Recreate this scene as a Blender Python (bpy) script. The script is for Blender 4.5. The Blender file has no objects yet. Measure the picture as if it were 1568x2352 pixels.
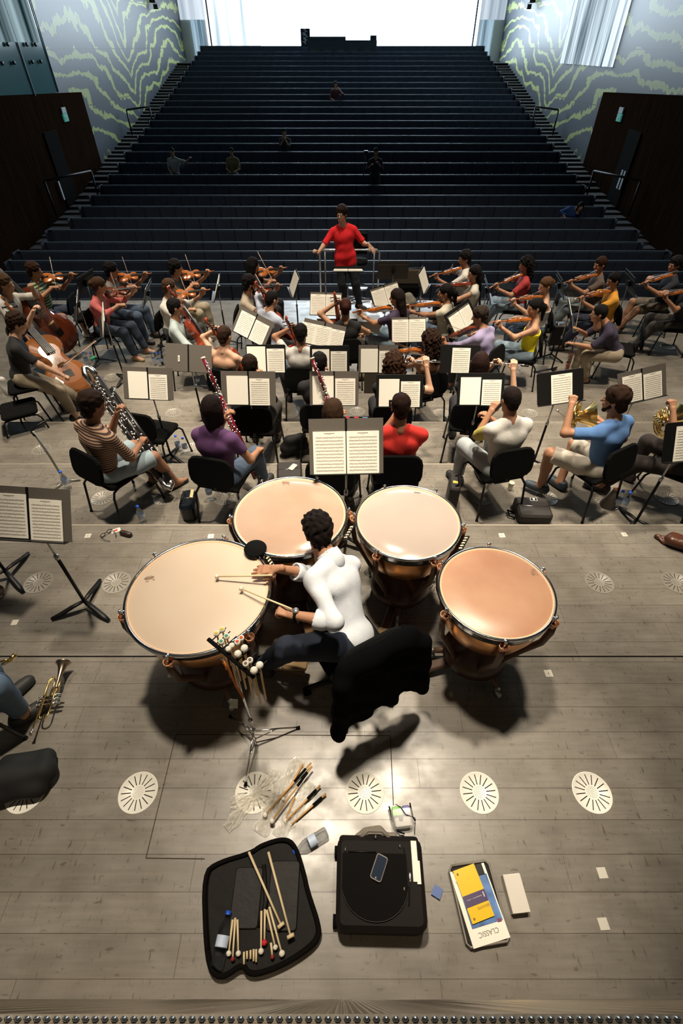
import bpy, math, random, numpy as np
from mathutils import Vector, Matrix, Euler, noise
from math import sin, cos, pi, radians, tan, atan2, sqrt
random.seed(7)
SC = bpy.context.scene; COL = SC.collection
V = Vector
# ------------------------------------------------------------------ camera
PITCH = 43.9; CAMH = 3.3; FPX = 1110.7; CX, CY = 786.0, 1176.0
cd = bpy.data.cameras.new('camera'); cam = bpy.data.objects.new('camera', cd); COL.objects.link(cam)
cd.sensor_fit = 'VERTICAL'; cd.sensor_height = 36.0; cd.sensor_width = 24.0; cd.lens = 17.0
cd.shift_x = -0.0009; cd.clip_end = 200; cd.clip_start = 0.02
cam.location = (0, 0, CAMH); cam.rotation_euler = (radians(90-PITCH), 0, 0)
SC.camera = cam
SC.view_settings.view_transform = 'Standard'; SC.view_settings.look = 'None'
SC.view_settings.gamma = 1.0; SC.view_settings.use_curve_mapping = False
SC.view_settings.exposure = 2.0
# ------------------------------------------------------------------ world and lamps
w = bpy.data.worlds.new('world'); SC.world = w; w.use_nodes = True
w.node_tree.nodes['Background'].inputs[0].default_value = (0.42, 0.66, 1.0, 1)
w.node_tree.nodes['Background'].inputs[1].default_value = 0.03
def spot(x, y, z, tx, ty, tz, power, ang, size=.35, col=(1, .87, .69), blend=.6):
    l = bpy.data.lights.new('stage_or_fill_lamp', 'SPOT'); l.energy = power; l.spot_size = radians(ang); l.spot_blend = blend
    l.shadow_soft_size = size; l.color = col
    o = bpy.data.objects.new('stage_or_fill_lamp', l); COL.objects.link(o); o.location = (x, y, z)
    o.rotation_euler = (V((tx, ty, tz))-V((x, y, z))).to_track_quat('-Z', 'Y').to_euler()
    return o
LAMPS = [(-.7, 3.1, 9.0, -.45, 1.2, 0, 660, 32, .28), (1.4, 3.6, 9.0, 1.2, 2.9, 0, 520, 38, .28), (-3.4, 4.6, 9.0, -3.0, 4.6, 0, 560, 42, .28),
         (4.0, 5.0, 9.0, 3.6, 4.8, 0, 560, 43, .28), (0.3, 5.8, 9.0, 0, 5.2, 0, 760, 46, .28), (-4.8, 7.4, 9.0, -4.6, 7.0, 0, 520, 56, .3),
         (4.8, 7.4, 9.0, 4.6, 7.2, 0, 480, 56, .3), (0.0, 8.2, 9.0, 0, 7.6, 0, 460, 52, .3), (-3, 8.6, 8.5, -4, 12, -1, 190, 74, .3), (3, 8.6, 8.5, 4, 12, -1, 190, 74, .3)]  # last two are added fill lamps that brighten the front seat rows
LS = 1.12
for L in LAMPS: spot(L[0], L[1], L[2], L[3], L[4], L[5], L[6]*LS, L[7], L[8])
# ------------------------------------------------------------------ picture geometry -> place
def ray(px, py):
    p = radians(PITCH); u = (px-CX)/FPX; v = (py-CY)/FPX
    return V((u, cos(p)-v*sin(p), -(sin(p)+v*cos(p))))
def at(px, py, z):
    r = ray(px, py); t = (z-CAMH)/r.z
    return V((r.x*t, r.y*t, z))
def at_y(px, py, y):
    r = ray(px, py); t = y/r.y
    return V((r.x*t, y, CAMH+r.z*t))
LEV = [0.0, -0.2, -0.4, -0.6]
def level(y): return 0.0 if y < EDGE[0] else (-0.2 if y < EDGE[1] else (-0.4 if y < EDGE[2] else -0.6))
EDGE = [at(786, 1205, 0).y, at(786, 1065, -.2).y, at(786, 969, -.4).y]
GAP = at(786, 1508, 0).y
STAGE_END = at(786, 690, -.6).y
# ------------------------------------------------------------------ materials
MATS = {}
def mat(name, col=(.5, .5, .5), rough=.6, metal=0, spec=.5, emit=None, es=1, trans=0, ior=1.45, bump=0, bscale=60, var=0, vscale=8, alpha=1, coat=0, sheen=0):
    if name in MATS: return MATS[name]
    m = bpy.data.materials.new(name); m.use_nodes = True; MATS[name] = m
    n = m.node_tree.nodes; b = n['Principled BSDF']; L = m.node_tree.links
    b.inputs['Base Color'].default_value = (*col, 1); b.inputs['Roughness'].default_value = rough
    b.inputs['Metallic'].default_value = metal; b.inputs['Specular IOR Level'].default_value = spec
    if trans: b.inputs['Transmission Weight'].default_value = trans; b.inputs['IOR'].default_value = ior
    if alpha < 1: b.inputs['Alpha'].default_value = alpha
    if coat: b.inputs['Coat Weight'].default_value = coat; b.inputs['Coat Roughness'].default_value = .08
    if sheen: b.inputs['Sheen Weight'].default_value = sheen
    if emit: b.inputs['Emission Color'].default_value = (*emit, 1); b.inputs['Emission Strength'].default_value = es
    if bump or var:
        tc = n.new('ShaderNodeTexCoord')
        if var:
            t = n.new('ShaderNodeTexNoise'); t.inputs['Scale'].default_value = vscale; t.inputs['Detail'].default_value = 4
            L.new(tc.outputs['Object'], t.inputs['Vector'])
            r = n.new('ShaderNodeValToRGB'); r.color_ramp.elements[0].position = .3; r.color_ramp.elements[1].position = .7
            r.color_ramp.elements[0].color = (*[c*(1-var) for c in col], 1); r.color_ramp.elements[1].color = (*[min(1, c*(1+var)) for c in col], 1)
            L.new(t.outputs['Fac'], r.inputs['Fac']); L.new(r.outputs['Color'], b.inputs['Base Color'])
        if bump:
            t = n.new('ShaderNodeTexNoise'); t.inputs['Scale'].default_value = bscale; t.inputs['Detail'].default_value = 3
            L.new(tc.outputs['Object'], t.inputs['Vector'])
            bp = n.new('ShaderNodeBump'); bp.inputs['Strength'].default_value = bump; bp.inputs['Distance'].default_value = .01
            L.new(t.outputs['Fac'], bp.inputs['Height']); L.new(bp.outputs['Normal'], b.inputs['Normal'])
    return m
def nodes_of(name, base=(.5, .5, .5), rough=.6):
    m = mat(name, base, rough); n = m.node_tree.nodes; L = m.node_tree.links
    def nn(kind, **kw):
        x = n.new('ShaderNode'+kind)
        for k, v in kw.items(): setattr(x, k, v)
        return x
    return m, n['Principled BSDF'], nn, L
def stripes(name, c1, c2, freq, duty=.5, rough=.85, axis=2):
    if name in MATS: return MATS[name]
    m, b, nn, L = nodes_of(name, c1, rough)
    tc = nn('TexCoord'); s = nn('SeparateXYZ'); L.new(tc.outputs['Object'], s.inputs[0])
    a = nn('Math', operation='MULTIPLY'); a.inputs[1].default_value = freq; L.new(s.outputs[axis], a.inputs[0])
    f = nn('Math', operation='FRACT'); L.new(a.outputs[0], f.inputs[0])
    g = nn('Math', operation='GREATER_THAN'); g.inputs[1].default_value = duty; L.new(f.outputs[0], g.inputs[0])
    mx = nn('Mix', data_type='RGBA'); mx.inputs[6].default_value = (*c1, 1); mx.inputs[7].default_value = (*c2, 1)
    L.new(g.outputs[0], mx.inputs[0]); L.new(mx.outputs[2], b.inputs['Base Color'])
    return m
# ------------------------------------------------------------------ mesh collector
class MB:
    def __init__(s): s.v = []; s.f = []; s.m = []; s.sm = []
    def add(s, vs, fs, mi=0, smooth=False, M=None):
        k = len(s.v)
        if M is not None: vs = [M @ V(q) for q in vs]
        s.v += [tuple(q) for q in vs]; s.f += [tuple(i+k for i in f) for f in fs]
        s.m += [mi]*len(fs); s.sm += [smooth]*len(fs); return s
    def box(s, c, d, mi=0, M=None, bev=0):
        x, y, z = [q/2 for q in d]
        if bev:
            b = min(bev, x*.9, y*.9); vs = []; fs = []
            # rounded outline in XY, bevelled in Z
            prof = []
            n = 3
            for (sx, sy, a0) in ((1, 1, 0), (-1, 1, 90), (-1, -1, 180), (1, -1, 270)):
                for i in range(n+1):
                    a = radians(a0+90*i/n); prof.append((sx*(x-b)+b*cos(a), sy*(y-b)+b*sin(a), cos(a), sin(a)))
            N = len(prof); e = min(b*.5, z*.7)
            for (dz, ins) in ((-z, e), (-z+e, 0), (z-e, 0), (z, e)):
                vs += [(c[0]+p[0]-p[2]*ins, c[1]+p[1]-p[3]*ins, c[2]+dz) for p in prof]
            for r in range(3):
                for i in range(N): j = (i+1) % N; fs.append((r*N+i, r*N+j, (r+1)*N+j, (r+1)*N+i))
            fs.append(tuple(reversed(range(N)))); fs.append(tuple(range(3*N, 4*N)))
            return s.add(vs, fs, mi, False, M)
        vs = [(c[0]+a*x, c[1]+b*y, c[2]+e*z) for a in (-1, 1) for b in (-1, 1) for e in (-1, 1)]
        return s.add(vs, [(0, 1, 3, 2), (4, 6, 7, 5), (0, 4, 5, 1), (2, 3, 7, 6), (0, 2, 6, 4), (1, 5, 7, 3)], mi, False, M)
    def tube(s, pts, r, n=8, mi=0, M=None, smooth=True, flat=None, cap=True):
        pts = [V(p) for p in pts]; rs = r if isinstance(r, (list, tuple)) else [r]*len(pts)
        vs = []; fs = []; up = None
        for i, p in enumerate(pts):
            t = (pts[min(i+1, len(pts)-1)]-pts[max(i-1, 0)])
            t = t.normalized() if t.length > 1e-9 else V((0, 0, 1))
            if up is None: up = V((0, 0, 1)) if abs(t.z) < .9 else V((1, 0, 0))
            a = t.cross(up)
            if a.length < 1e-6: a = t.cross(V((1, 0, .3)))
            a.normalize(); b = a.cross(t).normalized(); up = b
            k = flat or 1
            for j in range(n):
                q = 2*pi*j/n; vs.append(p+a*cos(q)*rs[i]+b*sin(q)*rs[i]*k)
        for i in range(len(pts)-1):
            for j in range(n): q = (j+1) % n; fs.append((i*n+j, i*n+q, (i+1)*n+q, (i+1)*n+j))
        if cap: fs.append(tuple(reversed(range(n)))); fs.append(tuple(range((len(pts)-1)*n, len(pts)*n)))
        return s.add(vs, fs, mi, smooth, M)
    def lathe(s, prof, n=32, mi=0, M=None, smooth=True, caps=False):
        vs = []; fs = []
        for (r, z) in prof:
            for j in range(n): a = 2*pi*j/n; vs.append((r*cos(a), r*sin(a), z))
        for i in range(len(prof)-1):
            for j in range(n): q = (j+1) % n; fs.append((i*n+j, i*n+q, (i+1)*n+q, (i+1)*n+j))
        if caps: fs.append(tuple(reversed(range(n)))); fs.append(tuple(range((len(prof)-1)*n, len(prof)*n)))
        return s.add(vs, fs, mi, smooth, M)
    def ball(s, c, r, mi=0, n=12, M=None):
        r = r if isinstance(r, (list, tuple)) else (r, r, r); vs = []; fs = []; m = n//2
        for i in range(m+1):
            a = pi*i/m
            for j in range(n): b = 2*pi*j/n; vs.append((c[0]+r[0]*sin(a)*cos(b), c[1]+r[1]*sin(a)*sin(b), c[2]-r[2]*cos(a)))
        for i in range(m):
            for j in range(n): q = (j+1) % n; fs.append((i*n+j, i*n+q, (i+1)*n+q, (i+1)*n+j))
        return s.add(vs, fs, mi, True, M)
    def prism(s, poly, z0, z1, mi=0, M=None):
        n = len(poly); vs = [(p[0], p[1], z0) for p in poly]+[(p[0], p[1], z1) for p in poly]
        fs = [tuple(reversed(range(n))), tuple(range(n, 2*n))]+[(i, (i+1) % n, n+(i+1) % n, n+i) for i in range(n)]
        return s.add(vs, fs, mi, False, M)
    def data(s, name, mats):
        me = bpy.data.meshes.new(name); me.from_pydata(s.v, [], s.f)
        for m in (mats if isinstance(mats, (list, tuple)) else [mats]): me.materials.append(m)
        me.polygons.foreach_set('material_index', s.m); me.polygons.foreach_set('use_smooth', s.sm); me.validate(); me.update(); return me
    def build(s, name, mats, parent=None, loc=None, rz=0):
        return link(name, s.data(name, mats), parent, loc, rz)
def link(name, me, parent=None, loc=None, rz=0, M=None):
    o = bpy.data.objects.new(name, me); COL.objects.link(o)
    if parent: o.parent = parent
    if loc is not None: o.location = loc
    if rz: o.rotation_euler = (0, 0, rz)
    if M is not None: o.matrix_local = M
    return o
def tag(o, label, cat, group=None, kind=None):
    if label: o['label'] = label
    if cat: o['category'] = cat
    if group: o['group'] = group
    if kind: o['kind'] = kind
    return o
def thing(name, label, cat, loc=(0, 0, 0), rz=0, group=None):
    o = bpy.data.objects.new(name, None); COL.objects.link(o); o.location = loc; o.rotation_euler = (0, 0, rz); o.empty_display_size = .1
    return tag(o, label, cat, group)
def struct(name, mb, m, label=None):
    o = mb.build(name, m) if isinstance(mb, MB) else link(name, mb)
    o['kind'] = 'structure'
    if label: o['label'] = label
    return o
def copy_tree(o, parent=None):
    c = o.copy(); COL.objects.link(c)
    if parent: c.parent = parent; c.matrix_parent_inverse = o.matrix_parent_inverse.copy()
    for ch in list(KIDS.get(o.name, [])) if False else [x for x in COL.objects if x.parent == o]: copy_tree(ch, c)
    return c
def proto_copy(kids, root):
    """parts: list of (object, [sub objects]); copies each under root"""
    for p, subs in kids:
        c = p.copy(); COL.objects.link(c); c.parent = root
        for q in subs: d = q.copy(); COL.objects.link(d); d.parent = c
# ------------------------------------------------------------------ setting
def floor_mat():
    m, b, nn, L = nodes_of('stage_boards', (.33, .28, .22), .42)
    tc = nn('TexCoord')
    mp = nn('Mapping'); mp.inputs['Scale'].default_value = (1, 1, 1); L.new(tc.outputs['Object'], mp.inputs[0])
    br = nn('TexBrick'); br.offset = .37; br.squash = .8; br.squash_frequency = 3; mp.inputs['Location'].default_value = (.83, .05, 0); br.inputs['Scale'].default_value = 1; br.inputs['Brick Width'].default_value = 2.6
    br.inputs['Row Height'].default_value = .17; br.inputs['Mortar Size'].default_value = .0022; br.inputs['Mortar Smooth'].default_value = .3
    br.inputs['Color1'].default_value = (.195, .177, .150, 1); br.inputs['Color2'].default_value = (.230, .209, .178, 1); br.inputs['Mortar'].default_value = (.10, .08, .06, 1)
    L.new(mp.outputs[0], br.inputs['Vector'])
    def noisy(sx, sy, sc, lo, hi, c0, c1, det=5):
        mm = nn('Mapping'); mm.inputs['Scale'].default_value = (sx, sy, 1); L.new(tc.outputs['Object'], mm.inputs[0])
        t = nn('TexNoise'); t.inputs['Scale'].default_value = sc; t.inputs['Detail'].default_value = det; L.new(mm.outputs[0], t.inputs['Vector'])
        r = nn('ValToRGB'); r.color_ramp.elements[0].position = lo; r.color_ramp.elements[1].position = hi
        r.color_ramp.elements[0].color = (*c0, 1); r.color_ramp.elements[1].color = (*c1, 1); L.new(t.outputs['Fac'], r.inputs[0]); return r
    cur = br.outputs['Color']
    for args in ((1, 1, 1.3, .3, .7, (.82, .80, .78), (1.12, 1.12, 1.12), 5), (1.2, 14, 3, .3, .7, (.86, .86, .86), (1.08, 1.08, 1.07), 5),
                 (7, 1.6, 8, .27, .37, (.5, .46, .42), (1, 1, 1), 3), (2.2, 7, 6, .27, .36, (.6, .56, .52), (1, 1, 1), 3), (30, 3, 5, .25, .33, (.6, .56, .52), (1, 1, 1), 2), (1, 1, 4.5, .35, .6, (.88, .87, .86), (1.06, 1.06, 1.06), 6)):
        mx = nn('Mix', data_type='RGBA', blend_type='MULTIPLY'); mx.inputs[0].default_value = 1
        L.new(cur, mx.inputs[6]); L.new(noisy(*args).outputs[0], mx.inputs[7]); cur = mx.outputs[2]
    L.new(cur, b.inputs['Base Color'])
    r = noisy(2, 3, 2.5, .3, .7, (.25,)*3, (.42,)*3); L.new(r.outputs[0], b.inputs['Roughness'])
    bp = nn('Bump'); bp.inputs['Strength'].default_value = .25; bp.inputs['Distance'].default_value = .004
    L.new(br.outputs['Fac'], bp.inputs['Height']); bp.invert = True; L.new(bp.outputs[0], b.inputs['Normal'])
    return m
FM = floor_mat()
X0, X1 = -10.0, 10.0
segs = [(-1.2, GAP-.006, 0), (GAP+.006, EDGE[0], 0), (EDGE[0], EDGE[1], -.2), (EDGE[1], EDGE[2], -.4), (EDGE[2], STAGE_END, -.6)]
for i, (a, b, z) in enumerate(segs):
    o = struct('floor', MB().box((0, (a+b)/2, z-.12), (X1-X0, b-a, .24)), FM, 'grey brown boarded stage floor')
# stage_edge front wall
dark = mat('dark_void', (.012, .011, .010), .8)
tanw = mat('stage_front_brown', (.10, .072, .055), .6, var=.15)
struct('trim_1', MB().box((0, STAGE_END-.02, -1.0), (20, .04, .55)), tanw)
# seam lines of the lifts in the foreground: thin dark inlay strips
sm = mat('seam_dark', (.05, .035, .022), .9)
def strip(px0, py0, px1, py1, wd=.005, z=0.0012):
    a = at(px0, py0, 0); b = at(px1, py1, 0); d = (b-a); n = V((-d.y, d.x, 0)).normalized()*wd/2
    mb = MB().add([a-n+V((0, 0, z)), b-n+V((0, 0, z)), b+n+V((0, 0, z)), a+n+V((0, 0, z))], [(0, 1, 2, 3)]); return mb
mbs = MB()
for q in ((404, 1687, 896, 1690), (404, 1687, 335, 1971), (896, 1690, 903, 1850), (335, 1971, 470, 1973)):
    s_ = strip(*q); mbs.add(s_.v, s_.f)
struct('trim_2', mbs, sm)
st = mat('brushed_strip', (.25, .23, .20), .5)
mb = MB().box((0, GAP+.010, .0012), (20, .005, .0024)); struct('trim_3', mb, st)
mb = MB().box((0, GAP, -.04), (20, .02, .06)); struct('trim_4', mb, dark)
for i, e in enumerate(EDGE):
    struct('trim_%d' % (5+i), MB().box((0, e-.008, LEV[i]+.001), (20, .016, .004)), mat('edge_nosing', (.36, .32, .26), .4))
# ---- balcony front below the camera: corrugated metal sheet and handrail
def corr():
    mb = MB(); prof = [(.02, .047), (.9, .032), (1.7, .017), (2.3, .003), (2.6, -.0035)]; n = 6400; vs = []; fs = []; N = n+1
    for r, (z, y0) in enumerate(prof):
        for i in range(N): x = -5.0+10*i/n; vs.append((x, y0+.0038*sin(x*2*pi/.0096), z))
    for r in range(len(prof)-1):
        for i in range(n): fs.append((r*N+i, r*N+i+1, (r+1)*N+i+1, (r+1)*N+i))
    mb.add(vs, fs, 0, True); return mb
struct('wall_balcony', corr(), mat('corrugated_steel', (.36, .30, .22), .3, metal=.95), 'corrugated metal balcony front seen from above')
mb = MB()
for i in range(620): mb.ball((-3+i*.0096, -.0030, 2.606), (.0042, .0028, .0026), n=6)
struct('trim_8', mb, mat('rail_bead', (.62, .62, .60), .25, metal=.9))
struct('trim_9', MB().box((0, -.0443, 2.596), (10, .0894, .018)), mat('rail_cap', (.50, .43, .34), .4, metal=.3))
struct('wall_back', MB().box((0, -1.3, 5), (20.6, .2, 14)), mat('stage_back_wall', (.05, .045, .04), .8))
# ---- auditorium seating rake
ROWY = [653, 624, 598.5, 576.5, 556, 527.5, 501, 474, 448, 425, 401, 374, 348, 329, 311, 294, 276.5, 261, 245.5, 231, 216.5, 202.5, 189, 176, 163, 151, 139.5, 127.5, 118, 105]
ROWS = []
for i, y in enumerate(ROWY):
    D = 11.35+i*.995+(.25 if i > 10 else 0); ROWS.append((D, at_y(786, y, D).z))
HB = .80
HW = [8.55]*30
for i in (1, 3, 5): HW[i] = 8.85
carpet = mat('aisle_carpet', (.045, .047, .055), .9)
stepm = mat('aisle_step', (.085, .085, .088), .7)
mb = MB(); prev = STAGE_END
for i, (D, z) in enumerate(ROWS):
    f = z-HB; nx = ROWS[i+1][0] if i < 29 else D+2.2
    a = prev if i == 0 else D-.45; b = nx-.45
    mb.box((0, (a+b)/2, f-.5), (20.4, b-a, 1.0))
struct('floor', mb, carpet, 'stepped auditorium floor under the seat rows')
mb = MB()
for i, (D, z) in enumerate(ROWS):
    f = z-HB; nx = (ROWS[i+1][1] if i < 29 else z)-HB; st_ = 2
    for k in range(st_):
        for s in (-1, 1):
            x0 = HW[i]+.05; zz = f+(nx-f)*k/st_
            mb.box((s*(x0+10.05)/2, D-.45+(k+.5)/st_+.0, zz-.08+.02), (10.05-x0, 1/st_, .22))
struct('floor', mb, stepm, 'aisle steps climbing beside the seat rows')
# one seat module, 0.5 m wide: backrest panel, tipped-up seat, number plate
SEATW = .5
navy = mat('seat_navy', (.036, .050, .078), .75, var=.25, vscale=1.5)
navy2 = mat('seat_navy_grain', (.042, .056, .084), .7)
railm = mat('seat_rail', (.12, .18, .24), .5)
platem = mat('seat_plate', (.55, .58, .60), .4, metal=.2)
mb = MB()
mb.box((0, .02, -.27), (SEATW-.006, .07, .50), 0, bev=.02)
mb.box((0, -.05, -.46), (SEATW-.03, .09, .36), 1, bev=.03)
seat_me = mb.data('seat', [navy, navy2])
pl_me = MB().box((0, -.102, -.335), (.045, .008, .045), 0).data('number_plate', [platem])
ORD = ['front', 'second', 'third', 'fourth', 'fifth', 'sixth', 'seventh', 'eighth', 'ninth', 'tenth', 'eleventh', 'twelfth', 'thirteenth', 'fourteenth', 'fifteenth', 'sixteenth', 'seventeenth', 'eighteenth', 'nineteenth', 'twentieth', 'twenty-first', 'twenty-second', 'twenty-third', 'twenty-fourth', 'twenty-fifth', 'twenty-sixth', 'twenty-seventh', 'twenty-eighth', 'twenty-ninth', 'topmost']
for i, (D, z) in enumerate(ROWS):
    t = thing('seat_row', 'long dark navy row of tip-up auditorium seats, %s row counted from the stage' % ORD[i], 'seating', (0, D, z-HB), 0, 'auditorium seat rows')
    W = HW[i]; n = int(2*W/SEATW)
    MB().box((0, .02, HB-.008), (2*W, .032, .012)).build('top_rail', railm, t)
    fr = MB()
    fr.box((0, .07, .40), (2*W, .03, .78)); fr.box((0, .0, .1), (2*W, .12, .2))
    fr.box((-W, 0, .40), (.03, .36, .80)).box((W, 0, .40), (.03, .36, .80)); fr.build('frame', navy, t)
    off = 0 if i % 2 else SEATW/2
    for k in range(n):
        x = -W+SEATW*(k+.5)+(2*W-n*SEATW)/2
        s = link('seat', seat_me, t, (x, 0, HB-.01))
        if i > 4: link('number_plate', pl_me, s)
# ---- side walls
def swirl_mat():
    m, b, nn, L = nodes_of('swirl_wall', (.2, .2, .2), .55)
    tc = nn('TexCoord'); sp = nn('SeparateXYZ'); L.new(tc.outputs['Object'], sp.inputs[0])
    # contour lines of a warped field: pale gold bands on grey panels
    def M(op, a, bb=None, c=None):
        x = nn('Math', operation=op)
        for k, q in enumerate((a, bb, c)):
            if q is None: continue
            if isinstance(q, (int, float)): x.inputs[k].default_value = q
            else: L.new(q, x.inputs[k])
        return x.outputs[0]
    y, z = sp.outputs[1], sp.outputs[2]
    def nz(sx, sy, sz, off, det=2):
        mp = nn('Mapping'); mp.inputs['Scale'].default_value = (sx, sy, sz); mp.inputs['Location'].default_value = (off, 0, 0)
        L.new(tc.outputs['Object'], mp.inputs[0]); t = nn('TexNoise'); t.inputs['Scale'].default_value = 1; t.inputs['Detail'].default_value = det
        t.inputs['Roughness'].default_value = .55
        L.new(mp.outputs[0], t.inputs['Vector']); return t.outputs['Fac']
    # knot line at y = 31: bands dive downwards toward it
    dy = M('SUBTRACT', y, 31.0); ady = M('ABSOLUTE', dy)
    dip = M('MULTIPLY', M('EXPONENT', M('MULTIPLY', ady, -.55)), 1.9)
    n1 = M('MULTIPLY', M('SUBTRACT', nz(0, .11, .30, 3.1, 1), .5), 5.2)
    n2 = M('MULTIPLY', M('SUBTRACT', nz(0, .75, .9, 9.3, 2), .5), 1.15)
    n3 = M('MULTIPLY', M('SUBTRACT', nz(0, 5, 3, 2, 1), .5), .28)
    f = M('ADD', M('ADD', z, dip), M('ADD', n1, M('ADD', n2, n3)))
    fr = M('FRACT', M('MULTIPLY', f, 1.22))
    d = M('ABSOLUTE', M('SUBTRACT', fr, .5))
    mask = M('LESS_THAN', d, .135)
    mx = nn('Mix', data_type='RGBA'); L.new(mask, mx.inputs[0]); mx.inputs[6].default_value = (.080, .098, .120, 1); mx.inputs[7].default_value = (.42, .48, .19, 1)
    # panel joints
    py = M('LESS_THAN', M('FRACT', M('MULTIPLY', y, .42)), .012); pz = M('LESS_THAN', M('FRACT', M('MULTIPLY', z, .62)), .014)
    j = M('MAXIMUM', py, pz); m2 = nn('Mix', data_type='RGBA'); L.new(j, m2.inputs[0]); L.new(mx.outputs[2], m2.inputs[6]); m2.inputs[7].default_value = (.07, .075, .075, 1)
    L.new(m2.outputs[2], b.inputs['Base Color']); b.inputs['Roughness'].default_value = .42
    return m
SW = swirl_mat(); HT = 15.5; YB = 42.6
def wood_mat():
    m, b, nn, L = nodes_of('dark_slat_wood', (.05, .03, .02), .6)
    tc = nn('TexCoord'); mp = nn('Mapping'); mp.inputs['Scale'].default_value = (0, 1, 0); L.new(tc.outputs['Object'], mp.inputs[0])
    wv = nn('TexWave'); wv.inputs['Scale'].default_value = 3.6; wv.bands_direction = 'Y'; L.new(mp.outputs[0], wv.inputs['Vector'])
    mp2 = nn('Mapping'); mp2.inputs['Scale'].default_value = (0, 5, .3); L.new(tc.outputs['Object'], mp2.inputs[0])
    t = nn('TexNoise'); t.inputs['Scale'].default_value = 3; L.new(mp2.outputs[0], t.inputs['Vector'])
    mu = nn('Math', operation='MULTIPLY'); L.new(wv.outputs['Fac'], mu.inputs[0]); L.new(t.outputs['Fac'], mu.inputs[1])
    r = nn('ValToRGB'); r.color_ramp.elements[0].position = .1; r.color_ramp.elements[1].position = .6
    r.color_ramp.elements[0].color = (.006, .004, .003, 1); r.color_ramp.elements[1].color = (.05, .026, .014, 1)
    L.new(mu.outputs[0], r.inputs[0]); L.new(r.outputs[0], b.inputs['Base Color']); b.inputs['Roughness'].default_value = .8; b.inputs['Specular IOR Level'].default_value = 0
    return m
WM = wood_mat()
white = mat('white_wall', (.86, .88, .9), .6)
for s, nm in ((-1, 'left'), (1, 'right')):
    x = s*10.05
    struct('wall_'+nm, MB().box((x+s*.15, 30.2, 7), (.3, 24.8, 17)), SW, 'grey side wall panels with pale gold wavy lines')
    struct('wall_'+nm, MB().box((x+s*.15, 8.2, 7), (.3, 19.2, 17)), mat('plain_side_wall', (.03, .03, .03), .7))
    # slatted wood box along the lower side wall; top falls slightly toward the audience
    yA, yB = 9.0, 24.4; xa, xb = s*9.95, s*10.1
    vs = []
    for (xx) in (xa, xb):
        vs += [(xx, yA, -1.8), (xx, yB, -1.8), (xx, yB, 2.05), (xx, 18.4, 2.28), (xx, yA, 2.7)]
    struct('wall_'+nm, MB().add(vs, [(0, 1, 2, 3, 4), (9, 8, 7, 6, 5), (0, 5, 6, 1), (1, 6, 7, 2), (2, 7, 8, 3), (3, 8, 9, 4), (4, 9, 5, 0)]), WM, 'dark slatted wood panelling on the lower side wall')
# hidden flats between stage side and hall (stage house walls)
struct('ceiling', MB().box((0, 20.6, HT), (20.6, 44, .3)), mat('ceiling_dark', (.05, .05, .05), .8))
# rear wall with a huge lit window
yb = YB
struct('wall_rear', MB().box((-9.3, yb+.15, 8), (1.7, .3, 16)).box((9.3, yb+.15, 8), (1.7, .3, 16)).box((0, yb+.15, .9), (17, .3, 3.2)).box((0, yb+.15, 15), (17, .3, 1.6)), white)
def glow_mat(name, c1, c2, e1, e2, sc, seed=0, thresh=(.35, .65), axis=0):
    m = bpy.data.materials.new(name); m.use_nodes = True; n = m.node_tree.nodes; L = m.node_tree.links; n.clear()
    out = n.new('ShaderNodeOutputMaterial'); em = n.new('ShaderNodeEmission'); tc = n.new('ShaderNodeTexCoord'); mp = n.new('ShaderNodeMapping')
    s3 = [0, 0, .03]; s3[axis] = 1; mp.inputs['Scale'].default_value = s3; mp.inputs['Location'].default_value = (seed, 0, 0)
    t = n.new('ShaderNodeTexNoise'); t.inputs['Scale'].default_value = sc; t.inputs['Detail'].default_value = 5
    r = n.new('ShaderNodeValToRGB'); r.color_ramp.elements[0].position = thresh[0]; r.color_ramp.elements[1].position = thresh[1]
    r.color_ramp.elements[0].color = (*[c*e1 for c in c1], 1); r.color_ramp.elements[1].color = (*[c*e2 for c in c2], 1)
    L.new(tc.outputs['Object'], mp.inputs[0]); L.new(mp.outputs[0], t.inputs[0]); L.new(t.outputs['Fac'], r.inputs[0]); L.new(r.outputs[0], em.inputs[0]); L.new(em.outputs[0], out.inputs[0])
    em.inputs[1].default_value = 1
    return m
WE = 1.0
day = glow_mat('daylight_glass', (.70, .86, 1), (.76, .90, 1), 2.5*WE, 3.0*WE, 1.0)
daysoft = glow_mat('daylight_soft_glass', (.62, .80, .95), (.9, .97, 1), .22*WE, .55*WE, 2.6, 3)
def wavy(x0, x1, y, z0, z1, amp=.1, wl=.55, n=14):
    mb = MB(); N = max(2, int((x1-x0)/wl*n)); vs = []; fs = []
    for z in (z0, z1):
        for i in range(N+1): x = x0+(x1-x0)*i/N; vs.append((x, y+amp*sin(2*pi*x/wl), z))
    for i in range(N): fs.append((i, i+1, N+2+i, N+1+i))
    return mb.add(vs, fs, 0, True)
struct('window_1', wavy(-5.15, 8.45, yb-.05, 2.4, 14.4, .06), day, 'huge bright rear window of rippled glass')
struct('window_2', wavy(-8.45, -5.15, yb-.05, 2.4, 14.4, .06), daysoft, 'left strip of the rear window with pale hanging glass folds')
pan = glow_mat('corner_wall_glow', (.55, .70, .85), (.80, .90, 1), .13, .26, 1.5, 7)  # glow added to brighten the white wall in the rear corners
for s, k in ((-1, 5), (1, 6)): struct('window_%d' % k, MB().box((s*9.24, yb-.02, 9.6), (1.5, .04, 10.2)), pan, 'pale rear corner wall panel with added glow')
fm = mat('window_frame', (.12, .16, .20), .5, metal=.4)
struct('trim_10', MB().box((-8.25, yb-.14, 8.3), (.08, .06, 12)).box((8.2, yb-.14, 8.3), (.10, .08, 12)), fm)
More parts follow.
